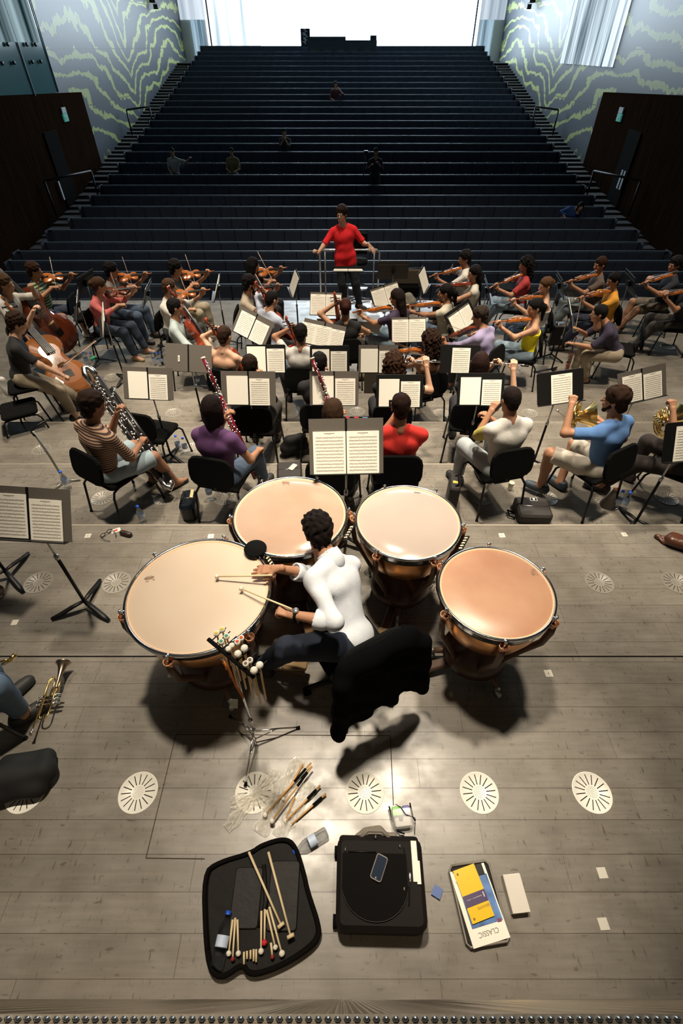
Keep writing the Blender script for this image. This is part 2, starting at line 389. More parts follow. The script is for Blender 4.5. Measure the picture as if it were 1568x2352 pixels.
# side doorways in the rear corners (bluish openings beyond)
dk = glow_mat('door_glass_blue', (.12, .22, .30), (.35, .5, .6), .16, .3, 6, 1)
for s, k in ((-1, 1), (1, 2)):
    struct('door_%d' % k, MB().box((s*9.0, yb-.06, 2.75), (.75, .08, 3.5)), dk, 'bluish glazed doorway in the rear corner')
# rippled glass window set in the right wall
rip = glow_mat('ripple_blue_glass', (.10, .24, .36), (.75, .9, 1), .07, .36, 5.5, 2, (.3, .68), 1)
def wavy_side(x, y0, y1, z0, z1, amp=.06, wl=.55):
    mb = MB(); N = int((y1-y0)/wl*12); vs = []; fs = []
    for z in (z0, z1):
        for i in range(N+1): y = y0+(y1-y0)*i/N; vs.append((x+amp*sin(2*pi*y/wl), y, z))
    for i in range(N): fs.append((i, i+1, N+2+i, N+1+i))
    return mb.add(vs, fs, 0, True)
a = at(1286, 155, 2.8); b = at(1400, 150, 2.8)
struct('window_3', wavy_side(9.98, 24.4, 30.2, 2.75, 8.5), rip, 'rippled glass window glowing blue in the right wall')
# teal glass of the room overlooking the hall in the left wall
tg, tb, nn, L = nodes_of('teal_glass', (.07, .17, .18), .12)
tb.inputs['Coat Weight'].default_value = .6; tb.inputs['Specular IOR Level'].default_value = .9
o = struct('window_4', MB().box((-9.98, 15.9, 4.6), (.05, 13.2, 4.9)), tg, 'teal glass box window high in the left wall')
o = struct('window_4', MB().box((-9.94, 17.4, 4.6), (.03, 9.6, 2.4)), glow_mat('room_behind_glass', (.02, .10, .11), (.45, .62, .68), .05, .22, 1.6, 5, (.35, .7), 1), 'pale room seen through the teal glass')
mb = MB()
for y in (22.4, 20.6, 18.2, 15.9): mb.box((-9.93, y, 4.6), (.03, .035, 4.9))
for y in (21.7, 21.1, 19.9, 19.2, 17.5):
    for z in (3.35, 2.95): mb.tube([(-9.93, y, z), (-9.87, y, z)], .05, 10)
struct('trim_11', mb, mat('glass_joint', (.02, .05, .055), .5))
# doors in the wood side walls
for s, k in ((-1, 3), (1, 4)):
    fy = 20.75; fz = ROWS[8][1]-HB+.15
    struct('door_%d' % k, MB().box((s*9.93, fy, fz+1.1), (.05, .95, 2.25)), mat('door_black', (.003, .003, .003), .95, spec=.05), 'tall black doorway in the slatted wood wall')
# ------------------------------------------------------------------ implicit surfaces -> mesh (for bodies, clothes, hair)
def C_(a, b, ra, rb=None, flat=False): return ('c', np.array(a, float), np.array(b, float), ra, ra if rb is None else rb, flat)
def E_(c, r, R=None): return ('e', np.array(c, float), np.array(r, float), R)
def sdf_arrays(prims, k=.03, vs=.013, cuts=(), noise_=None, sub=()):
    lo = np.min([np.minimum(p[1], p[2])-max(p[3], p[4]) if p[0] == 'c' else p[1]-max(p[2]) for p in prims], 0)-.04
    hi = np.max([np.maximum(p[1], p[2])+max(p[3], p[4]) if p[0] == 'c' else p[1]+max(p[2]) for p in prims], 0)+.04
    n = np.ceil((hi-lo)/vs).astype(int)+2
    F = np.full(n, .2, np.float32)
    ax = [lo[i]+vs*np.arange(n[i], dtype=np.float32) for i in range(3)]
    def dist(p, X, Y, Z):
        if p[0] == 'c':
            a, b, ra, rb, flat = p[1:]; d = b-a; L2 = float(d@d)+1e-12
            px, py, pz = X-a[0], Y-a[1], Z-a[2]; tt = (px*d[0]+py*d[1]+pz*d[2])/L2; h = np.clip(tt, 0, 1)
            q = np.sqrt((px-h*d[0])**2+(py-h*d[1])**2+(pz-h*d[2])**2)-(ra+(rb-ra)*h)
            if flat: q = np.maximum(q, (tt-1)*sqrt(L2))
            return q
        c, r, R = p[1:]; px, py, pz = X-c[0], Y-c[1], Z-c[2]
        if R is not None:
            qx = R[0, 0]*px+R[1, 0]*py+R[2, 0]*pz; qy = R[0, 1]*px+R[1, 1]*py+R[2, 1]*pz; qz = R[0, 2]*px+R[1, 2]*py+R[2, 2]*pz
            px, py, pz = qx, qy, qz
        k0 = np.sqrt((px/r[0])**2+(py/r[1])**2+(pz/r[2])**2); k1 = np.sqrt((px/r[0]**2)**2+(py/r[1]**2)**2+(pz/r[2]**2)**2)+1e-9
        return k0*(k0-1)/k1
    for p in prims:
        if p[0] == 'c': l = np.minimum(p[1], p[2])-max(p[3], p[4]); u = np.maximum(p[1], p[2])+max(p[3], p[4])
        else: m = max(p[2]); l = p[1]-m; u = p[1]+m
        m_ = k+2.5*vs; i0 = np.maximum(0, ((l-m_-lo)/vs).astype(int)); i1 = np.minimum(n, ((u+m_-lo)/vs).astype(int)+2)
        sl = tuple(slice(i0[j], i1[j]) for j in range(3))
        X = ax[0][sl[0]][:, None, None]; Y = ax[1][sl[1]][None, :, None]; Z = ax[2][sl[2]][None, None, :]
        d = dist(p, X, Y, Z); f = F[sl]; h = np.clip(.5+.5*(f-d)/k, 0, 1)
        F[sl] = f*(1-h)+d*h-k*h*(1-h)
    X = ax[0][:, None, None]; Y = ax[1][None, :, None]; Z = ax[2][None, None, :]
    if noise_: F = F+noise_(X, Y, Z)
    for p in sub: F = np.maximum(F, -dist(p, X, Y, Z))
    for (pt, nrm) in cuts: F = np.maximum(F, (X-pt[0])*nrm[0]+(Y-pt[1])*nrm[1]+(Z-pt[2])*nrm[2])
    F[0], F[-1], F[:, 0], F[:, -1], F[:, :, 0], F[:, :, -1] = [.05]*6
    S = F < 0
    # surface nets
    c = [S[i:n[0]-1+i, j:n[1]-1+j, k_:n[2]-1+k_] for i in (0, 1) for j in (0, 1) for k_ in (0, 1)]
    cnt = sum(q.astype(np.int8) for q in c); act = (cnt > 0) & (cnt < 8)
    I = np.argwhere(act); idx = np.full(act.shape, -1, np.int32); idx[act] = np.arange(len(I))
    off = np.array([(i, j, k_) for i in (0, 1) for j in (0, 1) for k_ in (0, 1)])
    vals = np.stack([F[I[:, 0]+o[0], I[:, 1]+o[1], I[:, 2]+o[2]] for o in off], 1)
    acc = np.zeros((len(I), 3)); ct = np.zeros(len(I))
    for a in range(8):
        for b in range(a+1, 8):
            if np.abs(off[a]-off[b]).sum() != 1: continue
            fa, fb = vals[:, a], vals[:, b]; m = (fa < 0) != (fb < 0)
            t = np.where(m, fa/(fa-fb+1e-12), 0)[:, None]; acc += np.where(m[:, None], off[a]+(off[b]-off[a])*t, 0); ct += m
    P = lo+vs*(I+acc/np.maximum(ct, 1)[:, None])
    Q = []
    for d in range(3):
        e1, e2 = [(1, 2), (2, 0), (0, 1)][d]
        sl0 = [slice(None)]*3; sl1 = [slice(None)]*3; sl0[d] = slice(0, -1); sl1[d] = slice(1, None)
        A = S[tuple(sl0)]; B = S[tuple(sl1)]; E = np.argwhere(A != B)
        E = E[(E[:, e1] > 0) & (E[:, e2] > 0) & (E[:, e1] < n[e1]-1) & (E[:, e2] < n[e2]-1)]
        if not len(E): continue
        u = np.zeros(3, int); v = np.zeros(3, int); u[e1] = 1; v[e2] = 1
        q = np.stack([idx[tuple((E-u-v).T)], idx[tuple((E-v).T)], idx[tuple(E.T)], idx[tuple((E-u).T)]], 1)
        fl = A[tuple(E.T)]; q[~fl] = q[~fl][:, ::-1]; Q.append(q)
    Q = np.concatenate(Q)
    return P.astype(np.float32), Q
def arr_mesh(name, parts, mats):
    """parts: list of (verts, quads, material index)"""
    vs = np.concatenate([p[0] for p in parts]); o = 0; qs = []; mi = []
    for p in parts: qs.append(p[1]+o); o += len(p[0]); mi.append(np.full(len(p[1]), p[2], np.int32))
    q = np.concatenate(qs).astype(np.int32); mi = np.concatenate(mi)
    me = bpy.data.meshes.new(name); me.vertices.add(len(vs)); me.vertices.foreach_set('co', vs.astype(np.float32).ravel())
    me.loops.add(q.size); me.loops.foreach_set('vertex_index', q.ravel()); me.polygons.add(len(q))
    me.polygons.foreach_set('loop_start', np.arange(0, q.size, 4, dtype=np.int32)); me.polygons.foreach_set('loop_total', np.full(len(q), 4, np.int32))
    for m in (mats if isinstance(mats, (list, tuple)) else [mats]): me.materials.append(m)
    me.polygons.foreach_set('material_index', mi); me.polygons.foreach_set('use_smooth', np.ones(len(q), bool)); me.update(calc_edges=True); return me
def xf(P, M):
    M = np.array(M); return (P @ M[:3, :3].T+M[:3, 3]).astype(np.float32)
def fold(amp, fx=9, fy=9, fz=14, s=0.):
    return lambda X, Y, Z: (amp*(np.sin(fx*X*2+fz*Z*1.7+3*np.sin(7*Y+4*Z+s)+s)*np.sin(fy*Y+5*X-fz*Z*.6+s*2)+.5*np.sin(31*X+17*Z+s)*np.sin(23*Y-29*Z))).astype(np.float32)
# ---- canonical hands (right-hand side mirrored), wrist at origin, fingers +Y, palm towards -Z, thumb +X (left hand)
def hand(curl, spread=.0, thumb=.4, vs=.0045):
    pr = []; fx = [.028, .010, -.009, -.027]; fl = [.072, .080, .074, .058]
    for i, x in enumerate(fx):
        base = np.array([x, .088-.004*abs(i-1.2), .002]); pr.append(C_((x*.55, .0, 0), base, .0135, .0115))
        a = 0; p = base; d0 = spread*(1.5-i)
        for s in range(3):
            a += curl[s] if not isinstance(curl[0], tuple) else curl[i][s]
            l = fl[i]*(.46, .3, .24)[s]; q = p+l*np.array([sin(d0)*cos(a), cos(a)*cos(d0), -sin(a)])
            pr.append(C_(p, q, .0098-.0011*s, .0088-.0011*s)); p = q
    t0 = np.array([.018, .022, -.004]); t1 = t0+.045*np.array([cos(thumb)*.85, .62, -.25*sin(thumb)-.1]); t2 = t1+.032*np.array([.25-.3*thumb, .9, -.3*thumb])
    pr += [C_(t0, t1, .015, .0125), C_(t1, t2, .0115, .009), C_((0, -.03, 0), (0, .02, 0), .025, .024)]
    return sdf_arrays(pr, .009, vs)
HANDS = {'relax': hand((.25, .35, .25), .04), 'grip': hand((1.15, 1.2, .7), 0, 1.2), 'hold': hand((.6, .8, .5), .03, .8), 'flat': hand((.05, .08, .05), .13, .1)}
# ---- canonical head
def head_arr():
    pr = [E_((0, -.012, .035), (.076, .095, .088)), E_((0, .022, -.03), (.062, .070, .085)), C_((0, .055, -.095), (0, .045, -.085), .026, .03),
          C_((-.03, .02, -.09), (.03, .02, -.09), .03, .03), C_((0, .088, .012), (0, .108, -.022), .007, .0125), C_((-.03, .078, .022), (.03, .078, .022), .011),
          C_((-.034, .066, -.028), (-.03, .06, -.03), .018), C_((.034, .066, -.028), (.03, .06, -.03), .018),
          C_((-.016, .084, -.061), (.016, .084, -.061), .0085), C_((0, -.012, -.06), (0, -.03, -.20), .054, .060)]
    P, Q = sdf_arrays(pr, .018, .0055)
    out = [(P, Q, 0)]
    for s in (-1, 1):
        p, q = sdf_arrays([E_((s*.077, -.006, -.008), (.010, .020, .031))], .004, .005); out.append((p, q, 0))
        p, q = sdf_arrays([E_((s*.029, .081, .004), (.0135, .009, .0065))], .004, .003); out.append((p, q, 1))
        p, q = sdf_arrays([E_((s*.029, .0885, .003), (.0055, .003, .0055))], .002, .0025); out.append((p, q, 2))
        p, q = sdf_arrays([C_((s*.016, .091, .021), (s*.043, .080, .022), .004, .003)], .002, .003); out.append((p, q, 2))
    p, q = sdf_arrays([C_((-.022, .089, -.062), (.022, .089, -.062), .0045)], .002, .003); out.append((p, q, 3))
    return out
HEAD = head_arr()
FACECUT = [E_((0, .128, -.05), (.085, .105, .115))]
def hair_arr(style):
    s = style
    nz = lambda a, f: (lambda X, Y, Z: (a*(np.sin(f*X+1.3*np.sin(f*.7*Z))*np.sin(f*Y+.8)*np.sin(f*Z+2*np.sin(f*.5*X)))).astype(np.float32))
    cap = [E_((0, -.016, .042), (.086, .104, .092))]; cuts = []; noise_ = nz(.004, 60); sub = list(FACECUT)
    if s == 'short': cap += [C_((0, -.05, -.02), (0, -.055, -.05), .068, .055)]; cuts = [((0, 0, -.07), (0, .3, -.95))]; sub += [E_((sx*.085, .0, -.045), (.03, .035, .045)) for sx in (-1, 1)]
    if s == 'buzz': cap = [E_((0, -.014, .038), (.0815, .100, .090)), C_((0, -.05, -.02), (0, -.052, -.045), .062, .052)]; noise_ = nz(.0015, 110); cuts = [((0, 0, -.06), (0, .3, -.95))]; sub += [E_((sx*.085, .0, -.045), (.03, .035, .045)) for sx in (-1, 1)]
    if s == 'thick': cap = [E_((0, -.02, .055), (.095, .113, .095)), C_((0, -.05, -.01), (0, -.06, -.06), .075, .06)]; noise_ = nz(.009, 55); cuts = [((0, 0, -.085), (0, .3, -.95))]
    if s == 'curly': cap = [E_((0, -.018, .055), (.096, .112, .10)), C_((0, -.05, .0), (0, -.055, -.055), .078, .06)]; noise_ = nz(.013, 75); cuts = [((0, 0, -.085), (0, .3, -.95))]
    if s == 'bob': cap += [C_((-.05, -.03, 0), (-.062, -.03, -.10), .055, .045), C_((.05, -.03, 0), (.062, -.03, -.10), .055, .045), C_((0, -.06, 0), (0, -.07, -.12), .07, .06)]; noise_ = nz(.002, 90); cuts = [((0, 0, -.155), (0, 0, -1))]
    if s == 'long': cap += [C_((-.045, -.04, 0), (-.05, -.07, -.22), .05, .04), C_((.045, -.04, 0), (.05, -.07, -.22), .05, .04), C_((0, -.065, 0), (0, -.10, -.36), .07, .045), C_((-.03, -.07, -.1), (-.02, -.1, -.4), .05, .02), C_((.03, -.07, -.1), (.03, -.1, -.38), .05, .02)]; noise_ = nz(.003, 60)
    if s == 'curlylong': cap = [E_((0, -.02, .05), (.105, .118, .10)), C_((-.07, -.04, 0), (-.095, -.06, -.17), .055, .05), C_((.07, -.04, 0), (.095, -.06, -.17), .055, .05), C_((0, -.08, 0), (0, -.10, -.24), .085, .07)]; noise_ = nz(.016, 70)
    if s == 'bun': cap += [E_((0, -.125, .02), (.045, .04, .045)), C_((0, -.05, -.02), (0, -.05, -.05), .066, .05)]; noise_ = nz(.003, 70); cuts = [((0, 0, -.07), (0, .3, -.95))]; sub += [E_((sx*.085, .0, -.045), (.03, .035, .045)) for sx in (-1, 1)]
    if s == 'pony': cap += [C_((0, -.10, .03), (0, -.15, -.03), .03, .038), C_((0, -.15, -.03), (0, -.14, -.22), .04, .018), C_((0, -.05, -.02), (0, -.05, -.05), .066, .05)]; noise_ = nz(.003, 70); sub += [E_((sx*.085, .0, -.045), (.03, .035, .045)) for sx in (-1, 1)]
    P, Q = sdf_arrays(cap, .03, .006, cuts, noise_, sub)
    return (P, Q, 0)
HAIRS = {}
def beard_arr():
    return sdf_arrays([C_((-.058, .015, -.04), (-.03, .06, -.095), .017), C_((.058, .015, -.04), (.03, .06, -.095), .017), C_((-.02, .066, -.10), (.02, .066, -.10), .022), C_((-.02, .09, -.047), (.02, .09, -.047), .006)], .012, .006)
def shoe_arr(kind='shoe'):
    if kind == 'flat': return sdf_arrays([C_((0, -.06, .03), (0, .12, .022), .033, .036)], .02, .008, [((0, 0, .045), (0, 0, 1))])
    return sdf_arrays([C_((0, -.06, .045), (0, .13, .035), .04, .038), C_((0, -.045, .05), (0, -.035, .10), .042, .043, True), E_((0, .05, .04), (.045, .11, .04))], .03, .009, [((0, 0, .004), (0, 0, -1))])
SHOES = {'shoe': shoe_arr(), 'flat': shoe_arr('flat')}
SKINS = {'a': (.50, .27, .16), 'b': (.42, .21, .12), 'c': (.60, .35, .23), 'd': (.33, .16, .09)}
def cloth(c, sheen=0):
    if not isinstance(c, tuple): return c
    return mat('cloth_%02x%02x%02x' % tuple(int(min(1, q)*255) for q in c[:3]), c,   .88, bump=.12, bscale=60, var=.08, vscale=12)
def ik(S, T, l1, l2, pole):
    d = T-S; L = d.length; m = (l1+l2)*.995
    if L > m: T = S+d*(m/L); d = T-S; L = m
    L = max(L, abs(l1-l2)+.02); u = d.normalized(); a = (l1*l1-l2*l2+L*L)/(2*L); h = sqrt(max(0, l1*l1-a*a))
    p = pole-u*pole.dot(u)
    p = p.normalized() if p.length > 1e-5 else V((0, 0, 1))
    return S+u*a+p*h, T
def frame(o, y, z):
    """matrix with origin o, +Y along y, +Z as close to z"""
    y = V(y).normalized(); x = y.cross(V(z)).normalized(); z = x.cross(y)
    M = Matrix((x, y, z)).transposed().to_4x4(); M.translation = V(o); return M
SPINE, HEADUP = .525, .19
def person(label, root_loc, yaw, hz=.50, neck=None, lean=8, side=0, head=(0, 0), hl=None, hr=None, pl=(-.6, -.5, -.8), pr=(.6, -.5, -.8),
           fl=(-.14, .42), fr=(.14, .42), top=((.5, .5, .5), .35), bottom=((.05, .06, .09), 1.9), hair='short', hairc=(.012, .009, .007), skin='a',
           shoe=('shoe', (.03, .03, .03)), ht=('hold', 'hold'), hdl=None, hdr=None, vs=.0135, shw=.185, beard=False, neckcut=.0, nb=1.0, group=None, kneel=(-.25, 1, 1.2), kneer=(.25, 1, 1.2), glasses=False, seed=0, stand=False, topcut=None, chair=None):
    """all joints in the local frame: origin on the floor under the hips, facing +Y"""
    hip = V((0, 0, hz))
    if neck is None:
        a = radians(lean); b = radians(side); neck = hip+V((sin(b), sin(a), 1))*0+V((sin(b), cos(b)*sin(a), cos(b)*cos(a)))*SPINE
    up = (neck-hip).normalized(); fw = V((0, 1, 0)); fw = (fw-up*fw.dot(up)).normalized(); rt = fw.cross(up)
    R = np.array([list(rt), list(fw), list(up)]).T
    pt = lambda x, y, z: hip+rt*x+fw*y+up*z
    shl, shr = pt(-shw, -.01, SPINE-.085), pt(shw, -.01, SPINE-.085)
    hl = V(hl) if hl else pt(-.2, .38, .12); hr = V(hr) if hr else pt(.2, .38, .12)
    el, hl = ik(shl, hl, .285, .255, V(pl)); er, hr = ik(shr, hr, .285, .255, V(pr))
    hjl, hjr = pt(-.09, .0, .0), pt(.09, .0, .0)
    al, ar = V((fl[0], fl[1], fl[2] if len(fl) > 2 else .085)), V((fr[0], fr[1], fr[2] if len(fr) > 2 else .085))
    kl, al = ik(hjl, al, .43, .42, V(kneel)); kr, ar = ik(hjr, ar, .43, .42, V(kneer))
    tb = .95 if shw < .175 else 1.0
    torso = [E_(pt(0, -.01, .02), (.165, .115, .115), R), E_(pt(0, .0, .16), (.135*tb, .100, .14), R), E_(pt(0, .0, .30), (.160*tb, .108, .165), R), E_(pt(0, -.008, .375), (.178*tb, .092, .10), R),
             C_(shl+(shr-shl)*.08, shr+(shl-shr)*.08, .050, .050), C_(pt(-.09, -.01, .36), pt(.09, -.01, .36), .092), C_(pt(-.04, -.02, SPINE-.02), shl+V((0, 0, .006)), .050, .040), C_(pt(.04, -.02, SPINE-.02), shr+V((0, 0, .006)), .050, .040)]
    hd = pt(0, .015, SPINE+.03)
    def limb(S, Em, W, i): return [C_(S, Em, .046, .039), C_(Em, W, .040, .026)]
    legs = [C_(hjl, kl, .088, .060), C_(hjr, kr, .088, .060), C_(kl, al, .060, .040), C_(kr, ar, .060, .040),
            C_(kl-V((0, 0, .05)), kl+(al-kl)*.45, .05, .052), C_(kr-V((0, 0, .05)), kr+(ar-kr)*.45, .05, .052)]
    feet = []
    for A, K, f in ((al, kl, fl), (ar, kr, fr)):
        d = V((A.x-0, max(.12, A.y-hip.y), 0)); d = V((d.x*.5, d.y, 0)).normalized() if len(f) < 4 else V((sin(radians(f[3])), cos(radians(f[3])), 0))
        feet.append(d)
    body = torso+limb(shl, el, hl, 0)+limb(shr, er, hr, 1)+legs+[C_(pt(0, -.02, SPINE-.06), hd+up*.07, .062, .055)]
    for A, d in ((al, feet[0]), (ar, feet[1])): body += [C_(A-d*.03-V((0, 0, .045)), A+d*.13-V((0, 0, .058)), .034, .026), C_(A-V((0, 0, .02)), A+d*.06-V((0, 0, .045)), .036, .032)]
    P, Q = sdf_arrays(body, .028, vs)
    parts = [(P, Q, 0)]
    # head
    hy, hp = radians(head[0]), radians(head[1])
    f2 = (fw*cos(radians(lean if False else 0))+V((0, 0, 0))).normalized(); fz = V((0, 1, 0))
    base = (fw*.45+fz*.55).normalized(); f3 = V((base.x*cos(hy)+base.y*sin(hy), -base.x*sin(hy)+base.y*cos(hy), base.z)).normalized()
    f3 = (f3*cos(hp)+V((0, 0, 1))*sin(hp)).normalized(); uz = (V((0, 0, 1))*.8+up*.2)
    HM = frame(hd+up*(HEADUP-.04)+f3*.02, f3, uz)
    for (p, q, m) in HEAD: parts.append((xf(p, HM), q, m))
    def handat(W, E, kind, mir, dr):
        d = (V(dr[0]) if dr and dr[0] else (W-E)).normalized(); upv = V(dr[1]) if dr else V((0, 0, 1))
        if abs(d.dot(upv.normalized())) > .97: upv = V((0, 1, .1))
        M = frame(W, d, upv)
        if mir: M = M @ Matrix.Diagonal((-1, 1, 1, 1))
        p, q = HANDS[kind]; return (xf(p, M), q[:, ::-1] if mir else q, 0)
    parts.append(handat(hl, el, ht[0], False, hdl)); parts.append(handat(hr, er, ht[1], True, hdr))
    sk = mat('skin_'+skin, SKINS[skin], .55, spec=.35)
    t = thing('person', label, 'person', root_loc, -radians(yaw), group)
    bm = arr_mesh('body', parts, [sk, mat('eye_white', (.6, .58, .55), .3), mat('eye_dark', (.02, .013, .01), .3), mat('lip', (.35, .12, .09), .5)])
    link('body', bm, t)
    # clothes
    sl = top[1]; inf = .013
    tp = [(p[0], p[1], p[2]+inf, p[3]) if p[0] == 'e' else ('c', p[1], p[2], p[3]+inf, p[4]+inf, p[5]) for p in torso]
    hem = -.11 if hz > .85 else -.075
    if hz > .85: tp[0] = ('e', tp[0][1], tp[0][2]+.010, tp[0][3]); tp.append(C_(pt(-.07, 0, .04), pt(-.085, 0, -.14), .128, .124)); tp.append(C_(pt(.07, 0, .04), pt(.085, 0, -.14), .128, .124)); tp.append(E_(pt(0, 0, .15), (.165, .118, .17), R))
    cuts = []; sub = [C_(pt(0, 0, -.45), pt(0, 0, hem), .215, .215, True), C_(hd+up*.02, hd+up*.2, .078, .1)]
    if sl <= 0:
        cuts.append((pt(0, 0, topcut if topcut else .36), up))
    else:
        for (S, Em, W) in ((shl, el, hl), (shr, er, hr)):
            if sl < 1: tp.append(C_(S, S+(Em-S)*max(.12, sl*1.0),   .058, .057, True))
            else: tp += [C_(S, Em, .060, .048), C_(Em, Em+(W-Em)*min(1, sl-1), .048, .040, True)]
    if topcut and sl > 0: sub.append(E_(pt(0, -.02, SPINE-.02), (.11, .16, topcut), R))
    P, Q = sdf_arrays(tp, .036, vs, cuts, fold(.0035, s=seed*1.7+1), sub)
    link('shirt', arr_mesh('shirt', [(P, Q, 0)], cloth(top[0])), t)
    if len(top) > 2 and top[2] is not None and sl > 0:   # contrasting sleeves
        for (S, Em) in ((shl, el), (shr, er)):
            P, Q = sdf_arrays([C_(S+(Em-S)*.12, S+(Em-S)*min(1, sl+.01),   .064, .062, True)], .01, vs, (), fold(.003)); link('sleeve', arr_mesh('sleeve', [(P, Q, 0)], cloth(top[2])), t)
    bl = bottom[1]; bp = [(p[0], p[1], p[2]+.010, p[3]) for p in torso[:1]]
    for (H, K, A) in ((hjl, kl, al), (hjr, kr, ar)):
        if bl <= 1: bp.append(C_(H, H+(K-H)*bl, .103, .086, True))
        else: bp += [C_(H, K, .104, .078), C_(K, K+(A-K)*min(1, bl-1), .078, .060, True), C_(K-V((0, 0, .05)), K+(A-K)*.45, .066, .068)]
    if len(bottom) > 2 and bottom[2] == 'skirt': bp.append(C_((hjl+hjr)/2, (kl+kr)/2, .12, .11))
    P, Q = sdf_arrays(bp, .03, vs, (), fold(.003, 7, 7, 11, seed+2.))
    link('trousers' if bl > 1 else 'shorts', arr_mesh('trousers', [(P, Q, 0)], cloth(bottom[0])), t)
    if hair not in HAIRS: HAIRS[hair] = hair_arr(hair)
    h = HAIRS[hair]
    hm = mat('hair_%02x%02x%02x' % tuple(int(q*255) for q in hairc), hairc, .75, bump=.8, bscale=150, spec=.12)
    hp_ = [(xf(h[0], HM), h[1], 0)]
    if beard: b_ = beard_arr(); hp_.append((xf(b_[0], HM), b_[1], 0))
    link('hair', arr_mesh('hair', hp_, hm), t)
    if shoe:
        for (A, d) in ((al, feet[0]), (ar, feet[1])):
            p, q = SHOES[shoe[0]]; M = frame((A.x, A.y, A.z-.085), d, (0, 0, 1))
            link('shoe', arr_mesh('shoe', [(xf(p, M), q, 0)], mat('shoe_%02x%02x%02x' % tuple(int(z*255) for z in shoe[1]), shoe[1], .6)), t)
    if glasses:
        g = MB()
        for s in (-1, 1):
            g.tube([V((s*.031+.024*cos(a*pi/6), .098, .004+.017*sin(a*pi/6))) for a in range(13)], .0018, 5); g.tube([(s*.055, .098, .008), (s*.078, .0, .008)], .0018, 5)
        g.tube([(-.008, .1, .006), (.008, .1, .006)], .0018, 5); o = g.build('glasses', mat('black_plastic', (.01, .01, .01), .3), t); o.matrix_local = HM
    M = Matrix.Translation(V(root_loc)) @ Matrix.Rotation(-radians(yaw), 4, 'Z')
    return dict(t=t, M=M, hl=hl, hr=hr, el=el, er=er, shl=shl, shr=shr, HM=HM, kl=kl, kr=kr, al=al, ar=ar, fw=fw, up=up, hip=hip, hd=hd, pt=pt)
# ------------------------------------------------------------------ materials for props
BLK = mat('black_satin', (.006, .006, .006), .45, spec=.3); BLKM = mat('black_matte', (.004, .004, .004), .9, spec=.1); CHR = mat('chrome', (.75, .76, .78), .14, metal=1)
FAB = mat('chair_fabric', (.005, .005, .005), .95, spec=.12); STEEL = mat('steel_grey', (.45, .45, .45), .35, metal=.8)
PAPER = mat('paper', (.93, .89, .78), .8); INK = mat('ink_lines', (.46, .43, .37), .9); INKD = mat('ink_dark', (.16, .14, .13), .9)
FOLD = mat('folder_board', (.105, .09, .075), .75, bump=.1, bscale=300); FOLDB = mat('folder_black', (.018, .017, .016), .6)
GOLD = mat('brass', (.80, .58, .22), .2, metal=1); SILV = mat('silver_keys', (.80, .78, .74), .2, metal=1)
RED = mat('bassoon_maroon', (.17, .008, .016), .18, coat=.8); EBON = mat('ebony', (.012, .010, .010), .3)
MAPLE = mat('maple', (.68, .46, .22), .45); FELT = mat('mallet_felt', (.80, .76, .66), .95, bump=.5, bscale=120)
CLEAR = mat('clear_plastic', (.85, .92, 1), .04, trans=1, ior=1.15, alpha=.55); WATER = mat('bottle_label_blue', (.10, .25, .75), .4)
CAPB = mat('bottle_cap_blue', (.02, .10, .62), .35)
def varnish(name, c):
    return mat(name, c, .2, coat=.9, var=.35, vscale=6)
VARN = varnish('varnish_amber', (.46, .13, .022)); VARD = varnish('varnish_dark', (.15, .032, .012)); VARR = varnish('varnish_red', (.30, .045, .015)); VARB = varnish('varnish_bass', (.25, .085, .022))
# ------------------------------------------------------------------ chair
def chair_parts():
    K = []
    mb = MB().box((0, .0, .445), (.44, .43, .045), 0, bev=.05); mb.box((0, .01, .415), (.36, .34, .03), 0, bev=.04)
    K.append((link('seat', mb.data('seat', FAB)), []))
    M = Matrix.Translation((0, -.235, .665)) @ Matrix.Rotation(radians(-12), 4, 'X') @ Matrix.Rotation(radians(90), 4, 'X')
    b = MB(); n = 10; vs = []; fs = []
    b.box((0, 0, 0), (.45, .31, .035), 0, M=M, bev=.10)
    K.append((link('backrest', b.data('backrest', FAB)), []))
    fr = MB()
    for s in (-1, 1): fr.tube([(s*.19, .17, .41), (s*.19, -.17, .41)], .0105, 8)
    fr.tube([(-.19, .1, .405), (.19, .1, .405)], .0105, 8); fr.tube([(-.19, -.12, .405), (.19, -.12, .405)], .0105, 8)
    fr.box((0, -.11, .39), (.16, .12, .035)); fr.tube([(0, -.13, .40), (0, -.225, .44), (0, -.235, .60)], .017, 8, flat=.6)
    K.append((link('frame', fr.data('frame', BLK)), []))
    for sx in (-1, 1):
        for sy in (-1, 1):
            l = MB().tube([(sx*.19, sy*.13, .41), (sx*.205, sy*.19, .405), (sx*.225, sy*.225, .36), (sx*.245, sy*.275, .0)], .0115, 8)
            l.tube([(sx*.2445, sy*.2735, .012), (sx*.245, sy*.275, 0)], .016, 8)
            K.append((link('leg', l.data('leg', BLK)), []))
    return K
CHAIR_K = None
def chair(label, x, y, z, yaw, group=None):
    global CHAIR_K
    t = thing('orchestra_chair', label, 'chair', (x, y, z), -radians(yaw), group)
    if CHAIR_K is None:
        CHAIR_K = chair_parts()
        for p, s in CHAIR_K: p.parent = t
    else: proto_copy(CHAIR_K, t)
    return t
